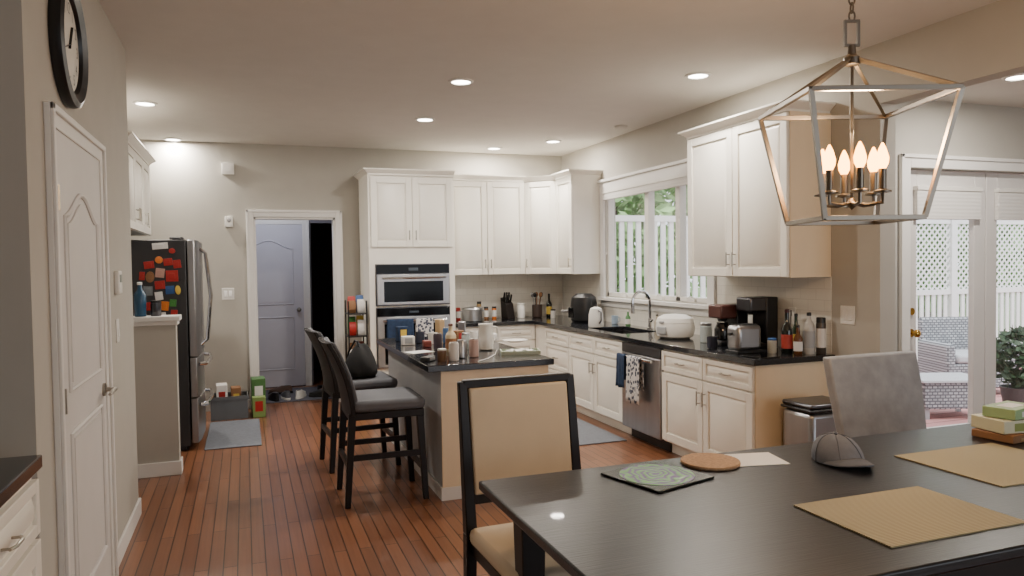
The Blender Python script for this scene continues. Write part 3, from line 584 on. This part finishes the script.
st = stool('dark wood bar stool with grey seat nearest the camera at the island', (.80, 4.74, 0), pi/2)
dup(st, (.78, 5.58, 0), pi/2+R(4), 'dark wood bar stool at the far side with a black bag on its seat')
b = MB(); rings = []
for (z, a, c, ox) in ((0, .16, .10, 0), (.02, .19, .13, 0), (.09, .19, .12, .01), (.16, .16, .09, .03), (.21, .11, .06, .05), (.235, .06, .03, .06)): rings.append([(ox+a*cos(q)*(1+.10*sin(5*q+z*20)), c*sin(q)*(1+.1*cos(3*q)), z+.015*sin(3*q)*(z > .1)) for q in [2*pi*k/20 for k in range(20)]])
b.loft(rings); t = thing('bag', 'soft slumped black bag lying on the far bar stool', 'bag', (.80, 5.58, .648), R(80)); b.build('pouch', M('black_cloth', (20, 19, 20), .95, var=.2, bump=.4, bscale=30), t, sub=1); b = MB(); b.tube([(-.04, 0, .20), (-.03, .02, .26), (.08, .04, .26), (.14, .09, .17), (.16, .12, .05)], .008, 6); b.build('strap', black, t)
# ---------------------------------------------------------------- THINGS ON THE TABLE
bamboo = waves('bamboo_mat', (134, 122, 92), (182, 167, 128), 40, 'Y', .7)
for (x0, x1, y0, y1, lb) in ((1.46, 1.93, 1.36, 1.70, 'woven tan placemat nearest the camera on the black table'), (2.16, 2.64, 1.60, 2.00, 'woven tan placemat farther back beyond the cap near the boxes')):
    b = MB(); b.box(-(x1-x0)/2, (x1-x0)/2, -(y1-y0)/2, (y1-y0)/2, 0, .004); o = tag(b.build('placemat', bamboo, loc=((x0+x1)/2, (y0+y1)/2, TZ+.0005)), lb, 'placemat')
t = thing('art_tile', 'square black tile painted with a green and purple circular pattern', 'tile', (1.255, 2.105, TZ), R(16))
b = MB(); b.box(-.13, .13, -.13, .13, .001, .008); b.build('slab', M('tile_dark', (34, 40, 38), .25, var=.3, scale=30), t, bev=.002)
b = MB(); b.lathe([(0, .0082), (.122, .0082), (.122, .009), (0, .009)], 40); b.build('pattern', waves('mandala', (92, 52, 132), (104, 178, 92), 13, rough=.35, bands='RINGS', dist=14), t)
b = MB(); b.lathe([(0, .001), (.10, .001), (.102, .006), (.10, .012), (0, .012)], 40); tag(b.build('cork_trivet', M('cork', (176, 142, 110), .9, var=.2, scale=90), loc=(1.51, 2.175, TZ)), 'round brown cork trivet on the table', 'trivet')
b = MB(); b.box(-.10, .10, -.08, .08, .0005, .002); tag(b.build('paper_sheet', paper, loc=(1.675, 2.16, TZ), rz=R(-12)), 'white sheet of paper lying next to the cork trivet', 'paper')
p = pz(838, 461, TZ); q = pz(872, 476, TZ); ca = math.atan2(q.y-p.y, q.x-p.x)
t = thing('baseball_cap', 'grey baseball cap lying on the black table', 'cap', (p.x, p.y, TZ), ca)
capm = M('cap_grey_cloth', (104, 107, 116), .9, var=.12, scale=20, bump=.2, bscale=500); brimm = M('cap_brim', (84, 87, 96), .9)
n = 32; NR = 10
def cpt(a, u, o=0):
    k = cos(a)**.75; x = (.096+o)*k*cos(u); y = (.083+o)*k*sin(u)*(1+.03*cos(5*u)); z = .004+(.088+o)*sin(a)
    if x > 0: z -= .25*x*sin(a)*k; 
    return (x-.015*sin(a), y, z+.003*sin(a)*sin(3*u))
b = MB(); b.loft([[cpt(i/NR*pi/2*.97, 2*pi*j/n) for j in range(n)] for i in range(NR+1)]); b.build('crown', capm, t, ang=70)
b = MB()
for k in range(6): u = k*pi/3+pi/6; b.tube([cpt(i/10*pi/2*.97, u, .001) for i in range(11)], .0014, 5)
b.build('seams', brimm, t)
b = MB(); vs = []; NI = 16
for i in range(NI+1):
    s_ = -1+2*i/NI; y = .078*s_
    for j in range(6):
        f = j/5; xin = .093*math.sqrt(max(0, 1-(y/.083)**2))-.004; xo = xin+.072*math.sqrt(max(.0, 1-abs(s_)**2.4)); vs.append((xin+(xo-xin)*f, y, .030-.006*f-.022*s_*s_))
b.add(vs, [(i*6+j, i*6+j+1, (i+1)*6+j+1, (i+1)*6+j) for i in range(NI) for j in range(5)]); b.build('brim', brimm, t, solid=.004, ang=80)
b = MB(); b.ell((-.015, 0, .093), .008, .008, .005, 10, 6); b.build('button', brimm, t)
bx0, by0 = 2.81, 2.05
z = TZ+.001
for (w, d, h, m, rzz, lb, nm, acc) in ((.24, .16, .03, brown, .1, 'brown wooden box at the bottom of the stack on the table', 'box', M('tan_panel', (170, 140, 100), .6)), (.23, .15, .05, M('pale_card', (206, 204, 176), .5), -.1, 'pale printed carton in the middle of the stack', 'carton', M('olive_print', (140, 150, 80), .5)), (.19, .12, .04, M('mint_pack', (150, 176, 130), .5), .2, 'green and white tissue packet on top of the stack of boxes', 'packet', paper)):
    t = thing(nm, lb, 'box', (bx0, by0, z), rzz); b = MB(); b.box(-w/2, w/2, -d/2, d/2, 0, h); b.build('carton_body', m, t, bev=.003)
    b = MB(); b.box(-w/2+.05, w/2-.03, -d/2-.001, -d/2, .008, h-.012); b.box(-w/2+.04, w/2-.05, -d/2+.03, d/2-.03, h, h+.001); b.build('printed_panel', acc, t); z += h+.002
# ---------------------------------------------------------------- THINGS ON THE ISLAND
def on(px, py, z=CT): p = pz(px, py, z); return (p.x, p.y, z)
bottle('bottle', 'cream coloured creamer bottle with a brown cap on the island', on(451, 352), .038, .20, M('cream_plastic', (214, 196, 160), .4), M('brown_cap', (110, 60, 40), .5), M('tan_label', (170, 120, 80), .5), .35)
def can(label, loc, m):
    t = thing('can', label, 'can', loc); b = MB(); b.lathe([(.028, 0), (.033, .006), (.033, .11), (.027, .12)]); b.build('body', m, t); b = MB(); b.lathe([(0, .119), (.027, .119), (.028, .122), (.025, .121)], 20); b.build('lid', chrome, t)
can('silver drink can left of the others on the island', on(462, 358), steel); can('pale pink drink can beside the white pitcher', on(474, 357), M('pinkcan', (180, 150, 140), .35)); can('dark drink can behind the cream bottle', on(438, 350), M('darkcan', (60, 50, 60), .3)); can('blue drink can at the middle of the island', on(447, 343), M('bluecan', (60, 90, 130), .35)); can('white drink can in front of the cream bottle', on(454, 361), M('whitecan', (210, 205, 200), .35))
t = thing('pitcher', 'white pitcher with a handle on the island', 'pitcher', on(486, 350)); b = MB(); b.lathe([(.04, 0), (.055, .01), (.06, .09), (.048, .16), (.054, .19), (.048, .185), (.043, .16), (.052, .09), (.04, .02), (0, .015)]); b.build('body', whitec, t); b = MB(); b.tube([(.048, 0, .17), (.09, 0, .16), (.095, 0, .09), (.055, 0, .06)], .007, 8); b.build('handle', whitec, t)
def mug(label, loc, m, r=.038, h=.09, rz=0):
    t = thing('mug', label, 'mug', loc, rz); b = MB(); b.lathe([(r*.85, 0), (r, .006), (r, h), (r*.9, h), (r*.88, .012), (0, .01)]); b.build('body', m, t); b = MB(); b.tube([(r*.95, 0, h*.8), (r*1.6, 0, h*.75), (r*1.6, 0, h*.35), (r*.95, 0, h*.22)], .005, 8); b.build('handle', m, t)
mug('white mug behind the cans on the island', on(433, 344), whitec); mug('dark mug toward the far end of the island', on(420, 343), M('navy_mug', (40, 44, 60), .3)); mug('white mug behind the pitcher on the island', on(474, 341), whitec, .034, .08, 2)
t = thing('tray', 'pale green rectangular tray on the near right corner of the island', 'tray', on(520, 353), R(-15)); b = MB(); b.box(-.13, .13, -.08, .08, 0, .008); b.build('base', M('pale_tray', (176, 186, 166), .4), t, bev=.003); b = MB(); b.box(-.135, .135, -.085, -.078, 0, .022); b.box(-.135, .135, .078, .085, 0, .022); b.box(-.135, -.128, -.078, .078, 0, .022); b.box(.128, .135, -.078, .078, 0, .022); b.build('rim', M('pale_tray', (0, 0, 0)), t)
b = MB(); vs = [((i-4)*.022, (j-3)*.016, .012+.010*sin(i*1.7+j)*cos(j*1.3)) for i in range(9) for j in range(7)]; b.add(vs, [(i*7+j, i*7+j+1, (i+1)*7+j+1, (i+1)*7+j) for i in range(8) for j in range(6)]); tag(b.build('paper_sheet', paper, loc=(on(520, 353)[0], on(520, 353)[1], CT+.0085), rz=R(5), solid=.001), 'crumpled white napkin lying in the pale green tray', 'paper')
t = thing('plate', 'round white plate on the island behind the green tray', 'plate', on(515, 342)); b = MB(); b.lathe([(.05, 0), (.06, .004), (.10, .014), (.102, .017), (.06, .008), (0, .006)], 32); b.build('dish', whitec, t)
b = MB(); pts = [on(478, 362), on(488, 359), on(495, 355), on(497, 350)]; b.tube([Vector(p)+Vector((0, 0, .004)) for p in pts], .003, 6); tag(b.build('charging_cable', white), 'thin white cable lying across the island top', 'cable')
b = MB(); b.box(-.09, .09, -.07, .07, .0005, .002); tag(b.build('paper_sheet', paper, loc=on(419, 352), rz=R(20)), 'white paper lying near the left edge of the island', 'paper')
for i, (px, py, w, h, m, lb) in enumerate(((408, 345, .10, .07, paper, 'white carton at the left edge of the island top'), (402, 341, .09, .12, towblue, 'navy packet at the far left of the island'), (458, 343, .08, .10, brown, 'brown packet in the middle of the island'), (428, 361, .12, .03, black, 'black flat case at the near left of the island'), (462, 338, .07, .14, steel, 'tall silver tin toward the far end of the island'), (427, 347, .08, .05, M('dullred', (130, 60, 50), .5), 'small dull red box on the left half of the island'), (493, 341, .09, .06, paper, 'low white tissue box behind the pitcher'), (440, 338, .06, .16, M('tan_box', (180, 150, 110), .6), 'tall tan box at the far end of the island'))):
    t = thing('carton' if i == 0 else 'packet', lb, 'packet', on(px, py), .3*i); b = MB(); b.box(-w/2, w/2, -.03, .03, 0, h); b.build('wrapper', m, t, bev=.006); b = MB(); b.box(-w*.3, w*.3, -.0315, -.03, h*.2, h*.8); b.build('printed_panel', yellow if i == 1 else red if i == 2 else greypanel, t)
jar('jar', 'amber jar with a white lid near the front edge of the island', on(442, 361), .03, .08, M('amber_jar', (120, 90, 66), .2), white)
jar('jar', 'glass jar with a grey lid at the centre of the island', on(466, 349), .032, .12, M('jar_glass', (170, 180, 180), .1), steel)
# ---------------------------------------------------------------- THINGS ON THE BACK COUNTER
def bk(px, Y=7.95): p = pyy(px, 300, Y); return (p.x, Y, CT)
t = thing('stock_pot', 'stainless pot with lid on the back counter beside the oven cabinet', 'pot', bk(472, 7.8)); b = MB(); b.lathe([(.10, 0), (.11, .008), (.11, .13), (.115, .133)]); b.build('body', steel, t); b = MB(); b.lathe([(.112, .134), (.10, .15), (.03, .165), (0, .166)]); b.build('lid', steel, t)
for s in (-1, 1): b = MB(); b.tube([(s*.11, 0, .11), (s*.14, 0, .115), (s*.14, .03, .115), (s*.11, .03, .11)], .006); b.build('handle', steel, t)
for i, (px, m, lb) in enumerate(((458, red, 'red-lidded spice jar nearest the oven cabinet'), (486, brown, 'brown spice jar right of the pot'), (494, orange, 'orange spice jar beside the knife block'), (479, M('tan_spice', (170, 140, 90), .5), 'tan spice jar behind the pot'))):
    jar('spice_jar', lb, bk(px, 8.05+(.05 if i == 3 else 0)), .026, .14 if i != 3 else .2, m, red if i == 0 else black, paper)
t = thing('knife_block', 'black knife block with knives on the back counter', 'knife block', bk(508, 8.0), .2); b = MB(); b.hexa([(-.05, -.07, 0), (.05, -.07, 0), (.05, .07, 0), (-.05, .07, 0)], [(-.05, -.03, .17), (.05, -.03, .17), (.05, .09, .24), (-.05, .09, .24)]); b.build('block', espresso, t, bev=.004)
for i in range(3):
    for j in range(2):
        b = MB(); x = -.03+.03*i; y = .0+.05*j; z = .185+.025*j; b.beam((x, y, z), (x, y-.03, z+.09), .014, .02); b.build('knife_handle', black, t, bev=.003)
jar('canister', 'white ceramic canister on the back counter', bk(521, 8.0), .045, .17, whitec, whitec, cat='canister')
t = thing('utensil_crock', 'dark crock holding cooking utensils in the corner of the counter', 'utensil holder', bk(537, 7.98)); b = MB(); b.lathe([(.05, 0), (.06, .01), (.06, .15), (.053, .15), (.05, .02), (0, .02)]); b.build('crock', M('brown_crock', (70, 56, 50), .3), t)
for k in range(5):
    a = k*1.3; b = MB(); x, y = .03*cos(a), .03*sin(a); b.cyl((x*.5, y*.5, .03), (x*1.6, y*1.6, .24), .005, n=8); b.ell((x*1.8, y*1.8, .265), .022, .008, .03, 10, 6); b.build('utensil', [black, brown, steel, black, brown][k], t)
bottle('bottle', 'tall dark oil bottle in the corner of the counter', bk(549, 8.0), .033, .27, darkgl, black, yellow)
jar('jar', 'small white jar next to the dark oil bottle', bk(553, 7.8), .03, .10, white, black)
# ---------------------------------------------------------------- THINGS ON THE RIGHT COUNTER
def yx(px, X): d = ray(px, 320); return d.y/d.x*X
def at(px, X): return (X, yx(px, X), CT)
t = thing('air_fryer', 'black rounded air fryer in the far corner near the window', 'air fryer', at(584, 3.38), -pi/2-.5); b = MB(); b.lathe([(.12, 0), (.14, .02), (.145, .16), (.13, .26), (.08, .30), (0, .305)], 28); b.build('body', black, t); b = MB(); b.box(-.10, .10, -.16, -.10, .05, .16); d = b.build('basket', blackg, t, bev=.01); b = MB(); b.box(-.02, .02, -.24, -.15, .10, .125); b.build('handle', steel, d, bev=.004)
t = thing('kettle', 'white electric kettle next to the black air fryer', 'kettle', at(596, 3.2)); b = MB(); b.lathe([(.07, 0), (.075, .01), (.07, .12), (.055, .18), (.02, .195), (0, .2)]); b.build('body', white, t); b = MB(); b.tube([(0, -.06, .16), (0, -.11, .15), (0, -.115, .07), (0, -.07, .04)], .009); b.build('handle', M('grey_h', (100, 100, 104), .5), t); b = MB(); b.ell((0, 0, .205), .014, .014, .012, 10, 6); b.build('lid_knob', black, t)
bottle('soap_bottle', 'green dish soap bottle beside the faucet', at(628, 3.53), .025, .15, M('green_soap', (90, 140, 90), .25), white, paper)
bottle('soap_bottle', 'clear hand soap bottle with a black pump cap right of the faucet', at(657, 3.54), .026, .14, M('clear_soap', (180, 170, 150), .2), black, None)
mug('pale blue mug standing on the far side of the sink near the faucet', at(615, 3.52), M('paleblue_mug', (150, 170, 190), .3), .035, .085)
t = thing('rice_cooker', 'white oval rice cooker on the counter under the window', 'rice cooker', at(675, 3.28), -pi/2+.2); b = MB(); b.lathe([(.12, 0), (.155, .02), (.17, .08), (.16, .13)], 32, sy=.88); b.build('body', whitec, t); b = MB(); b.lathe([(.162, .131), (.15, .165), (.10, .19), (0, .20)], 32, sy=.88); b.build('lid', white, t); b = MB(); b.box(-.05, .05, -.155, -.13, .04, .10); b.build('control_panel', greypanel, t, bev=.006); b = MB(); b.box(-.02, .02, -.155, -.12, .125, .145); b.build('latch', greypanel, t, bev=.003)
jar('glass_jar', 'clear jar with a metal lid between the rice cooker and the coffee maker', at(706, 3.3), .045, .15, M('jar_glass', (0, 0, 0)), steel)
mug('dark mug in front of the clear jar at the counter edge', at(712, 3.1), M('navy_mug', (0, 0, 0)), .036, .085, 1)
def coffee(label, loc, rz, m, acc, h=.33):
    t = thing('coffee_maker', label, 'coffee maker', loc, rz)
    b = MB(); b.box(-.08, .08, .02, .12, 0, h); b.box(-.08, .08, -.12, .02, 0, .035); b.build('body', m, t, bev=.008)
    b = MB(); b.box(-.082, .082, -.12, .02, h-.10, h); b.build('brew_head', acc, t, bev=.012); b = MB(); b.lathe([(.03, h-.125), (.04, h-.10)], 16, (0, -.05, 0)); b.build('spout', black, t)
    b = MB(); b.lathe([(.045, .041), (.058, .05), (.058, .12), (.04, .16), (.042, .17)], 20, (0, -.05, 0)); b.build('carafe', blackg, t); b = MB(); b.box(-.065, .065, -.115, .0, .035, .04); b.build('drip_tray', steel, t)
coffee('black coffee maker with a red-brown front right of the rice cooker', at(728, 3.35), -pi/2, black, M('maroon', (80, 46, 40), .35), .30)
coffee('tall black espresso machine beneath the upper cabinet against the tiles', at(757, 3.44), -pi/2, black, steeld, .36)
t = thing('toaster', 'stainless steel toaster at the counter edge in front of the espresso machine', 'toaster', at(744, 3.16), -pi/2); b = MB(); b.box(-.065, .065, -.10, .10, .012, .19); b.build('body', steel, t, bev=.03); b = MB(); b.box(-.045, -.015, -.08, .08, .189, .192); b.box(.015, .045, -.08, .08, .189, .192); b.build('slot', black, t); b = MB(); b.box(-.067, .067, -.102, .102, 0, .02); b.build('base', black, t, bev=.004); b = MB(); b.box(-.015, .015, -.125, -.10, .12, .14); b.build('lever', black, t, bev=.004)
bottle('wine_bottle', 'dark wine bottle with a red label near the end of the counter', at(787, 3.38), .037, .29, darkgl, M('dark_foil', (60, 20, 24), .4), M('wine_label', (170, 60, 50), .5), .42)
bottle('bottle', 'short amber bottle beside the wine bottle', at(798, 3.40), .028, .19, M('amber_glass', (96, 56, 26), .12), black, paper)
bottle('bottle', 'tall grey-white bottle last but one on the counter', at(809, 3.48), .036, .27, M('offwhite_b', (190, 188, 182), .3), black, greypanel, .25)
jar('jar', 'black-capped dark jar at the very end of the counter', at(821, 3.55), .031, .24, M('dark_jar', (70, 64, 58), .3), black, paper)
bottle('bottle', 'slim dark green bottle behind the amber bottle', at(796, 3.55), .028, .25, M('green_glass', (34, 54, 36), .1), black, yellow)
jar('jar', 'small blue-lidded jar between the toaster and the wine bottle', at(772, 3.3), .03, .10, M('pale_jar', (180, 176, 160), .3), blue, None)
b = MB(); b.box(-.08, .08, -.09, .09, 0, .009); tag(b.build('tablet', blackg, loc=(3.10, 3.91, CT), bev=.003, rz=.1), 'flat dark tablet lying at the front edge of the counter', 'tablet')
b = MB(); b.tube([(3.59, 4.2, 1.08), (3.57, 4.18, 1.12), (3.55, 4.16, 1.0), (3.565, 4.2, .92), (3.54, 4.16, CT+.006)], .004, 6); tag(b.build('power_cord', black), 'black power cord hanging from the outlet on the tiles', 'cord')
t = thing('trash_can', 'rectangular stainless trash can at the end of the base cabinets', 'trash can', (3.27, 3.60, 0), 0)
b = MB(); b.box(-.16, .16, -.13, .13, .02, .56); b.build('body', steel, t, bev=.03); b = MB(); b.box(-.165, .165, -.135, .135, .562, .58); b.build('collar', black, t, bev=.006); b = MB(); b.box(-.16, .16, -.13, .13, .582, .61); b.build('lid', steeld, t, bev=.012); b = MB(); b.box(-.155, .155, -.125, .125, 0, .03); b.build('base', black, t); b = MB(); b.box(-.04, .04, -.17, -.12, .01, .03); b.build('pedal', steel, t, bev=.003)
# ---------------------------------------------------------------- FLOOR THINGS
def matpx(name, label, x0, x1, y0, y1, m): b = MB(); b.box(-(x1-x0)/2, (x1-x0)/2, -(y1-y0)/2, (y1-y0)/2, 0.0005, .01); tag(b.build(name, m, loc=((x0+x1)/2, (y0+y1)/2, 0), bev=.003), label, 'mat')
matpx('floor_mat', 'grey rug on the floor between the sink and the island', 2.46, 2.93, 5.38, 6.6, rubber)
matpx('floor_mat', 'grey mat on the floor beside the refrigerator', -.34, .10, 6.42, 7.55, rubber)
matpx('floor_mat', 'dark mat inside the back doorway under the shoes', .12, .92, 8.4, 9.3, M('dark_mat', (84, 84, 92), .95, var=.15, scale=30))
def shoe(label, loc, rz, m, sole):
    t = thing('shoe', label, 'shoe', loc, rz, 'shoes inside the back doorway')
    def oval(w, l, dy, z): return [(w*cos(q)*(1 if sin(q) > 0 else .85), dy+l*sin(q), z) for q in [2*pi*k/16 for k in range(16)]]
    b = MB(); b.loft([oval(.046, .135, 0, 0), oval(.048, .138, 0, .012), oval(.046, .134, 0, .024)]); b.build('sole', sole, t)
    b = MB(); b.loft([oval(.044, .13, 0, .024), oval(.043, .125, -.003, .05), oval(.036, .08, -.04, .075), oval(.03, .055, -.06, .09)]); b.build('upper', m, t)
    b = MB(); b.loft([oval(.024, .045, -.06, .0905), oval(.02, .04, -.06, .0915)]); b.build('collar', black, t)
shm = [black, M('shoe_grey', (90, 92, 98), .8), white, black, M('shoe_brown', (80, 60, 50), .7), black]
for i, (x, y, rzz, lb) in enumerate(((.27, 8.55, .3, 'black shoe at the front left of the mat'), (.40, 8.58, .2, 'grey shoe second from the left'), (.56, 8.60, -.4, 'white shoe in the middle of the mat'), (.77, 8.55, 1.2, 'black shoe lying across at the right of the mat'), (.36, 8.95, 1.5, 'brown shoe behind the grey one'), (.80, 8.85, -.2, 'black shoe at the far right by the door frame'))):
    shoe(lb, (x, y, .0105), rzz, shm[i], white if i in (1, 2) else black)
t = thing('storage_crate', 'grey plastic crate on the floor beyond the refrigerator', 'crate', (-.17, 7.80, 0)); b = MB(); b.box(-.16, .16, -.13, .13, 0, .01); b.box(-.17, -.16, -.14, .14, 0, .22); b.box(.16, .17, -.14, .14, 0, .22); b.box(-.16, .16, -.14, -.13, 0, .22); b.box(-.16, .16, .13, .14, 0, .22); b.build('tub', M('crate_grey', (100, 104, 108), .5), t)
for s in (-1, 1): b = MB(); b.box(-.18, .18, s*.145-.005, s*.145+.005, .19, .225); b.build('rim', M('crate_grey', (0, 0, 0)), t)
for (x, y, z, w, d, h, m, lb, acc) in ((-.24, 7.8, .011, .10, .18, .32, paper, 'white carton standing in the grey crate', red), (-.11, 7.82, .011, .09, .16, .28, brown, 'brown packet standing in the grey crate', yellow), (.10, 7.90, 0, .13, .2, .36, M('dullgreen', (70, 112, 60), .5), 'green box on the floor beside the crate', paper), (.10, 7.70, .0, .12, .10, .20, M('lime', (126, 150, 84), .5), 'lime green bag in front of the green box', red)):
    t = thing('carton', lb, 'box', (x, y, z), .05); b = MB(); b.box(-w/2, w/2, -d/2, d/2, 0, h); b.build('carton_body', m, t, bev=.004); b = MB(); b.box(-w*.3, w*.3, -d/2-.0015, -d/2, h*.3, h*.8); b.build('printed_panel', acc, t)
t = thing('snack_rack', 'narrow black wire rack of snacks left of the oven cabinet', 'rack', (1.07, 7.72, 0))
for x in (-.09, .09):
    for y in (-.12, .12): b = MB(); b.cyl((x, y, 0), (x, y, 1.12), .007, n=8); b.build('post', black, t)
for z in (.12, .45, .75, .98): b = MB(); b.box(-.095, .095, -.125, .125, z, z+.012); b.build('shelf', black, t)
k = 0
for z in (.132, .462, .762, .992):
    for (x, y) in ((-.045, -.02), (.045, -.02), (-.04, .06), (.045, .06)):
        m = [red, yellow, blue, orange, paper, red, brown, M('dullred', (0, 0, 0)), red, paper, green, yellow, brown, paper, red, blue][k]; nm = ['red', 'yellow', 'blue', 'orange', 'white', 'deep red', 'brown', 'dull red', 'bright red', 'plain white', 'green', 'pale yellow', 'light brown', 'upright white', 'glossy red', 'tall blue'][k]; h = [.22, .2, .25, .26, .16, .17, .22, .23, .14, .16, .19, .2, .13, .14, .17, .18][k]
        r = thing('snack_packet', nm+' snack packet on the '+['bottom', 'second', 'third', 'top'][k//4]+' shelf of the black rack', 'packet', (1.07+x, 7.70+y, z), 0, 'snacks on the black rack'); b = MB()
        b.loft([[(-.036, -.004, 0), (.036, -.004, 0), (.036, .004, 0), (-.036, .004, 0)], [(-.038, -.03, h*.3), (.038, -.03, h*.3), (.038, .03, h*.3), (-.038, .03, h*.3)], [(-.038, -.028, h*.7), (.038, -.028, h*.7), (.038, .028, h*.7), (-.038, .028, h*.7)], [(-.036, -.003, h), (.036, -.003, h), (.036, .003, h), (-.036, .003, h)]]); b.build('pouch', m, r, bev=.003); k += 1
# ---------------------------------------------------------------- OUTDOORS
b = MB(); b.box(3.73, 15, 3.98, 7.75, -.2, -.08); struct(b.build('floor_deck', deckm))
b = MB(); b.box(-20, 60, 7.75, 60, -1.0, -.9); struct(b.build('ground', M('lawn', (106, 136, 82), .95, var=.3, scale=2)))
fw = M('fence_white', (236, 238, 236), .6, var=.03)
t = thing('lattice_fence', 'white lattice privacy fence along the edge of the deck', 'fence', (3.9, 7.65, -.08)); FL = 10.9
for i in range(7): b = MB(); b.box(i*1.8-.05, i*1.8+.05, -.05, .05, 0, 2.12); b.hexa([(i*1.8-.07, -.07, 2.12), (i*1.8+.07, -.07, 2.12), (i*1.8+.07, .07, 2.12), (i*1.8-.07, .07, 2.12)], [(i*1.8-.01, -.01, 2.18), (i*1.8+.01, -.01, 2.18), (i*1.8+.01, .01, 2.18), (i*1.8-.01, .01, 2.18)]); b.build('post', fw, t)
for z in (.12, 1.05, 2.03): b = MB(); b.box(0, FL, -.025, .025, z, z+.07); b.build('rail', fw, t)
b = MB(); x = 1.9
while x < FL-.95:
    b.beam((x, -.01, 1.10), (x+.95, -.01, 2.05), .026, .006, up=(0, 1, 0)); b.beam((x+.95, .0, 1.10), (x, .0, 2.05), .026, .006, up=(0, 1, 0)); x += .10
b.build('lattice', fw, t)
b = MB(); x = .08
while x < FL: b.box(x, x+.06, -.012, .012, .15, 1.08 if x > 1.8 else 2.05); x += .11
b.build('pickets', fw, t)
wick = brick('wicker_grey', (186, 188, 192), (150, 153, 158), (96, 98, 104), .05, .03, .006, (0, 2), .8, bump=.6)
def dk(px, Y): d = ray(px, 330); return (d.x/d.y*Y, Y, -.08)
t = thing('wicker_armchair', 'pale grey wicker armchair on the deck outside the glass doors', 'armchair', dk(966, 6.3), R(-20))
b = MB(); b.box(-.33, .33, -.33, .33, .08, .36); b.build('base', wick, t, bev=.02); b = MB(); b.hexa([(-.36, .26, .08), (.36, .26, .08), (.36, .36, .08), (-.36, .36, .08)], [(-.36, .30, .84), (.36, .30, .84), (.36, .40, .84), (-.36, .40, .84)]); b.build('backrest', wick, t, bev=.03)
for s in (-1, 1): b = MB(); b.box(s*.36-.05, s*.36+.05, -.34, .30, .08, .58); b.build('armrest', wick, t, bev=.03)
b = MB(); b.box(-.30, .30, -.33, .25, .36, .46); b.build('cushion', M('cushion_grey', (186, 188, 192), .9), t, bev=.03)
for x in (-.3, .3):
    for y in (-.28, .3): b = MB(); b.box(x-.025, x+.025, y-.025, y+.025, 0, .09); b.build('leg', greypanel, t)
t = thing('wicker_table', 'low pale wicker table on the deck in front of the armchair', 'table', dk(943, 5.4), R(-20)); b = MB(); b.box(-.30, .30, -.22, .22, .10, .36); b.build('base', wick, t, bev=.015); b = MB(); b.box(-.33, .33, -.25, .25, .36, .385); b.build('tabletop', M('table_pale', (200, 202, 206), .3), t, bev=.004)
for x in (-.26, .26):
    for y in (-.18, .18): b = MB(); b.box(x-.02, x+.02, y-.02, y+.02, 0, .1); b.build('leg', greypanel, t)
def leafcloud(c, rx, ry, rz, n, s):
    b = MB()
    for i in range(n):
        a = random.uniform(0, 2*pi); ph = math.acos(random.uniform(-1, 1)); r_ = random.uniform(.6, 1)
        p = Vector((c[0]+rx*r_*sin(ph)*cos(a), c[1]+ry*r_*sin(ph)*sin(a), c[2]+rz*r_*cos(ph))); u = Vector((random.gauss(0, 1), random.gauss(0, 1), random.gauss(0, 1))).normalized(); v = u.orthogonal().normalized(); k = s*random.uniform(.6, 1.3)
        b.add([p-u*k, p+v*k*.5, p+u*k, p-v*k*.5], [(0, 1, 2, 3)])
    return b
leaf = M('tree_leaves', (142, 176, 118), .8, var=.35, scale=1.5); leaf2 = M('plant_leaves', (38, 62, 34), .6, var=.4, scale=20); bark = M('bark', (84, 70, 58), .95, var=.3)
tr = None
for i, (x, y, s, lb) in enumerate(((6.0, 11.5, 1, 'leafy green tree beyond the fence seen through the kitchen window'), (10.4, 12.6, 1.05, 'bushy green tree beyond the fence, right of the window view'), (14.8, 12.2, 1.05, 'green tree above the lattice fence seen through the first glass door'), (19.6, 13, 1.15, 'green tree above the lattice fence at the right edge'), (8.2, 18.6, 1.5, 'tall distant tree behind the window trees'), (23, 20, 1.6, 'tall distant tree beyond the glass doors'))):
    if tr is None:
        tr = thing('tree', lb, 'tree', (x, y, -.9)); leafcloud((0, 0, 3.2), 1.9, 1.9, 2.2, 4200, .14).build('foliage', leaf, tr)
        b = MB(); b.tube([(0, 0, 0), (.05, 0, 1.2), (-.05, .05, 2.4), (.1, 0, 3.6)], [.16, .12, .09, .04], 10); b.build('trunk', bark, tr)
    else: q = dup(tr, (x, y, -.9), i*1.1, lb); q.scale = (s, s, s)
t = thing('potted_plant', 'dark leafy potted plant on the deck at the right edge', 'plant', dk(1018, 5.2)); b = MB(); b.lathe([(.11, 0), (.15, .24), (.16, .26), (.14, .26), (.13, .22), (0, .22)]); b.build('pot', M('dark_pot', (60, 58, 60), .6), t); leafcloud((0, 0, .55), .22, .22, .32, 500, .06).build('foliage', leaf2, t); b = MB(); b.cyl((0, 0, .2), (0, 0, .5), .012, n=8); b.build('stem', bark, t)
# ---------------------------------------------------------------- LIGHT
w = bpy.data.worlds.new('world'); sc.world = w; w.use_nodes = True; bg = w.node_tree.nodes['Background']
bg.inputs[0].default_value = (.88, .94, 1.0, 1); bg.inputs[1].default_value = 2.5
sd = bpy.data.lights.new('daylight', 'SUN'); sd.energy = 3.2; sd.angle = R(25); sd.color = (1, .99, .97); so = bpy.data.objects.new('daylight', sd); col.objects.link(so); so.rotation_euler = (R(28), R(-8), 0)
ld = bpy.data.lights.new('hall_light', 'POINT'); ld.energy = 18; ld.color = (.85, .88, 1); ld.shadow_soft_size = .1; lo = bpy.data.objects.new('hall_light', ld); col.objects.link(lo); lo.location = (.3, 8.7, 2.3)
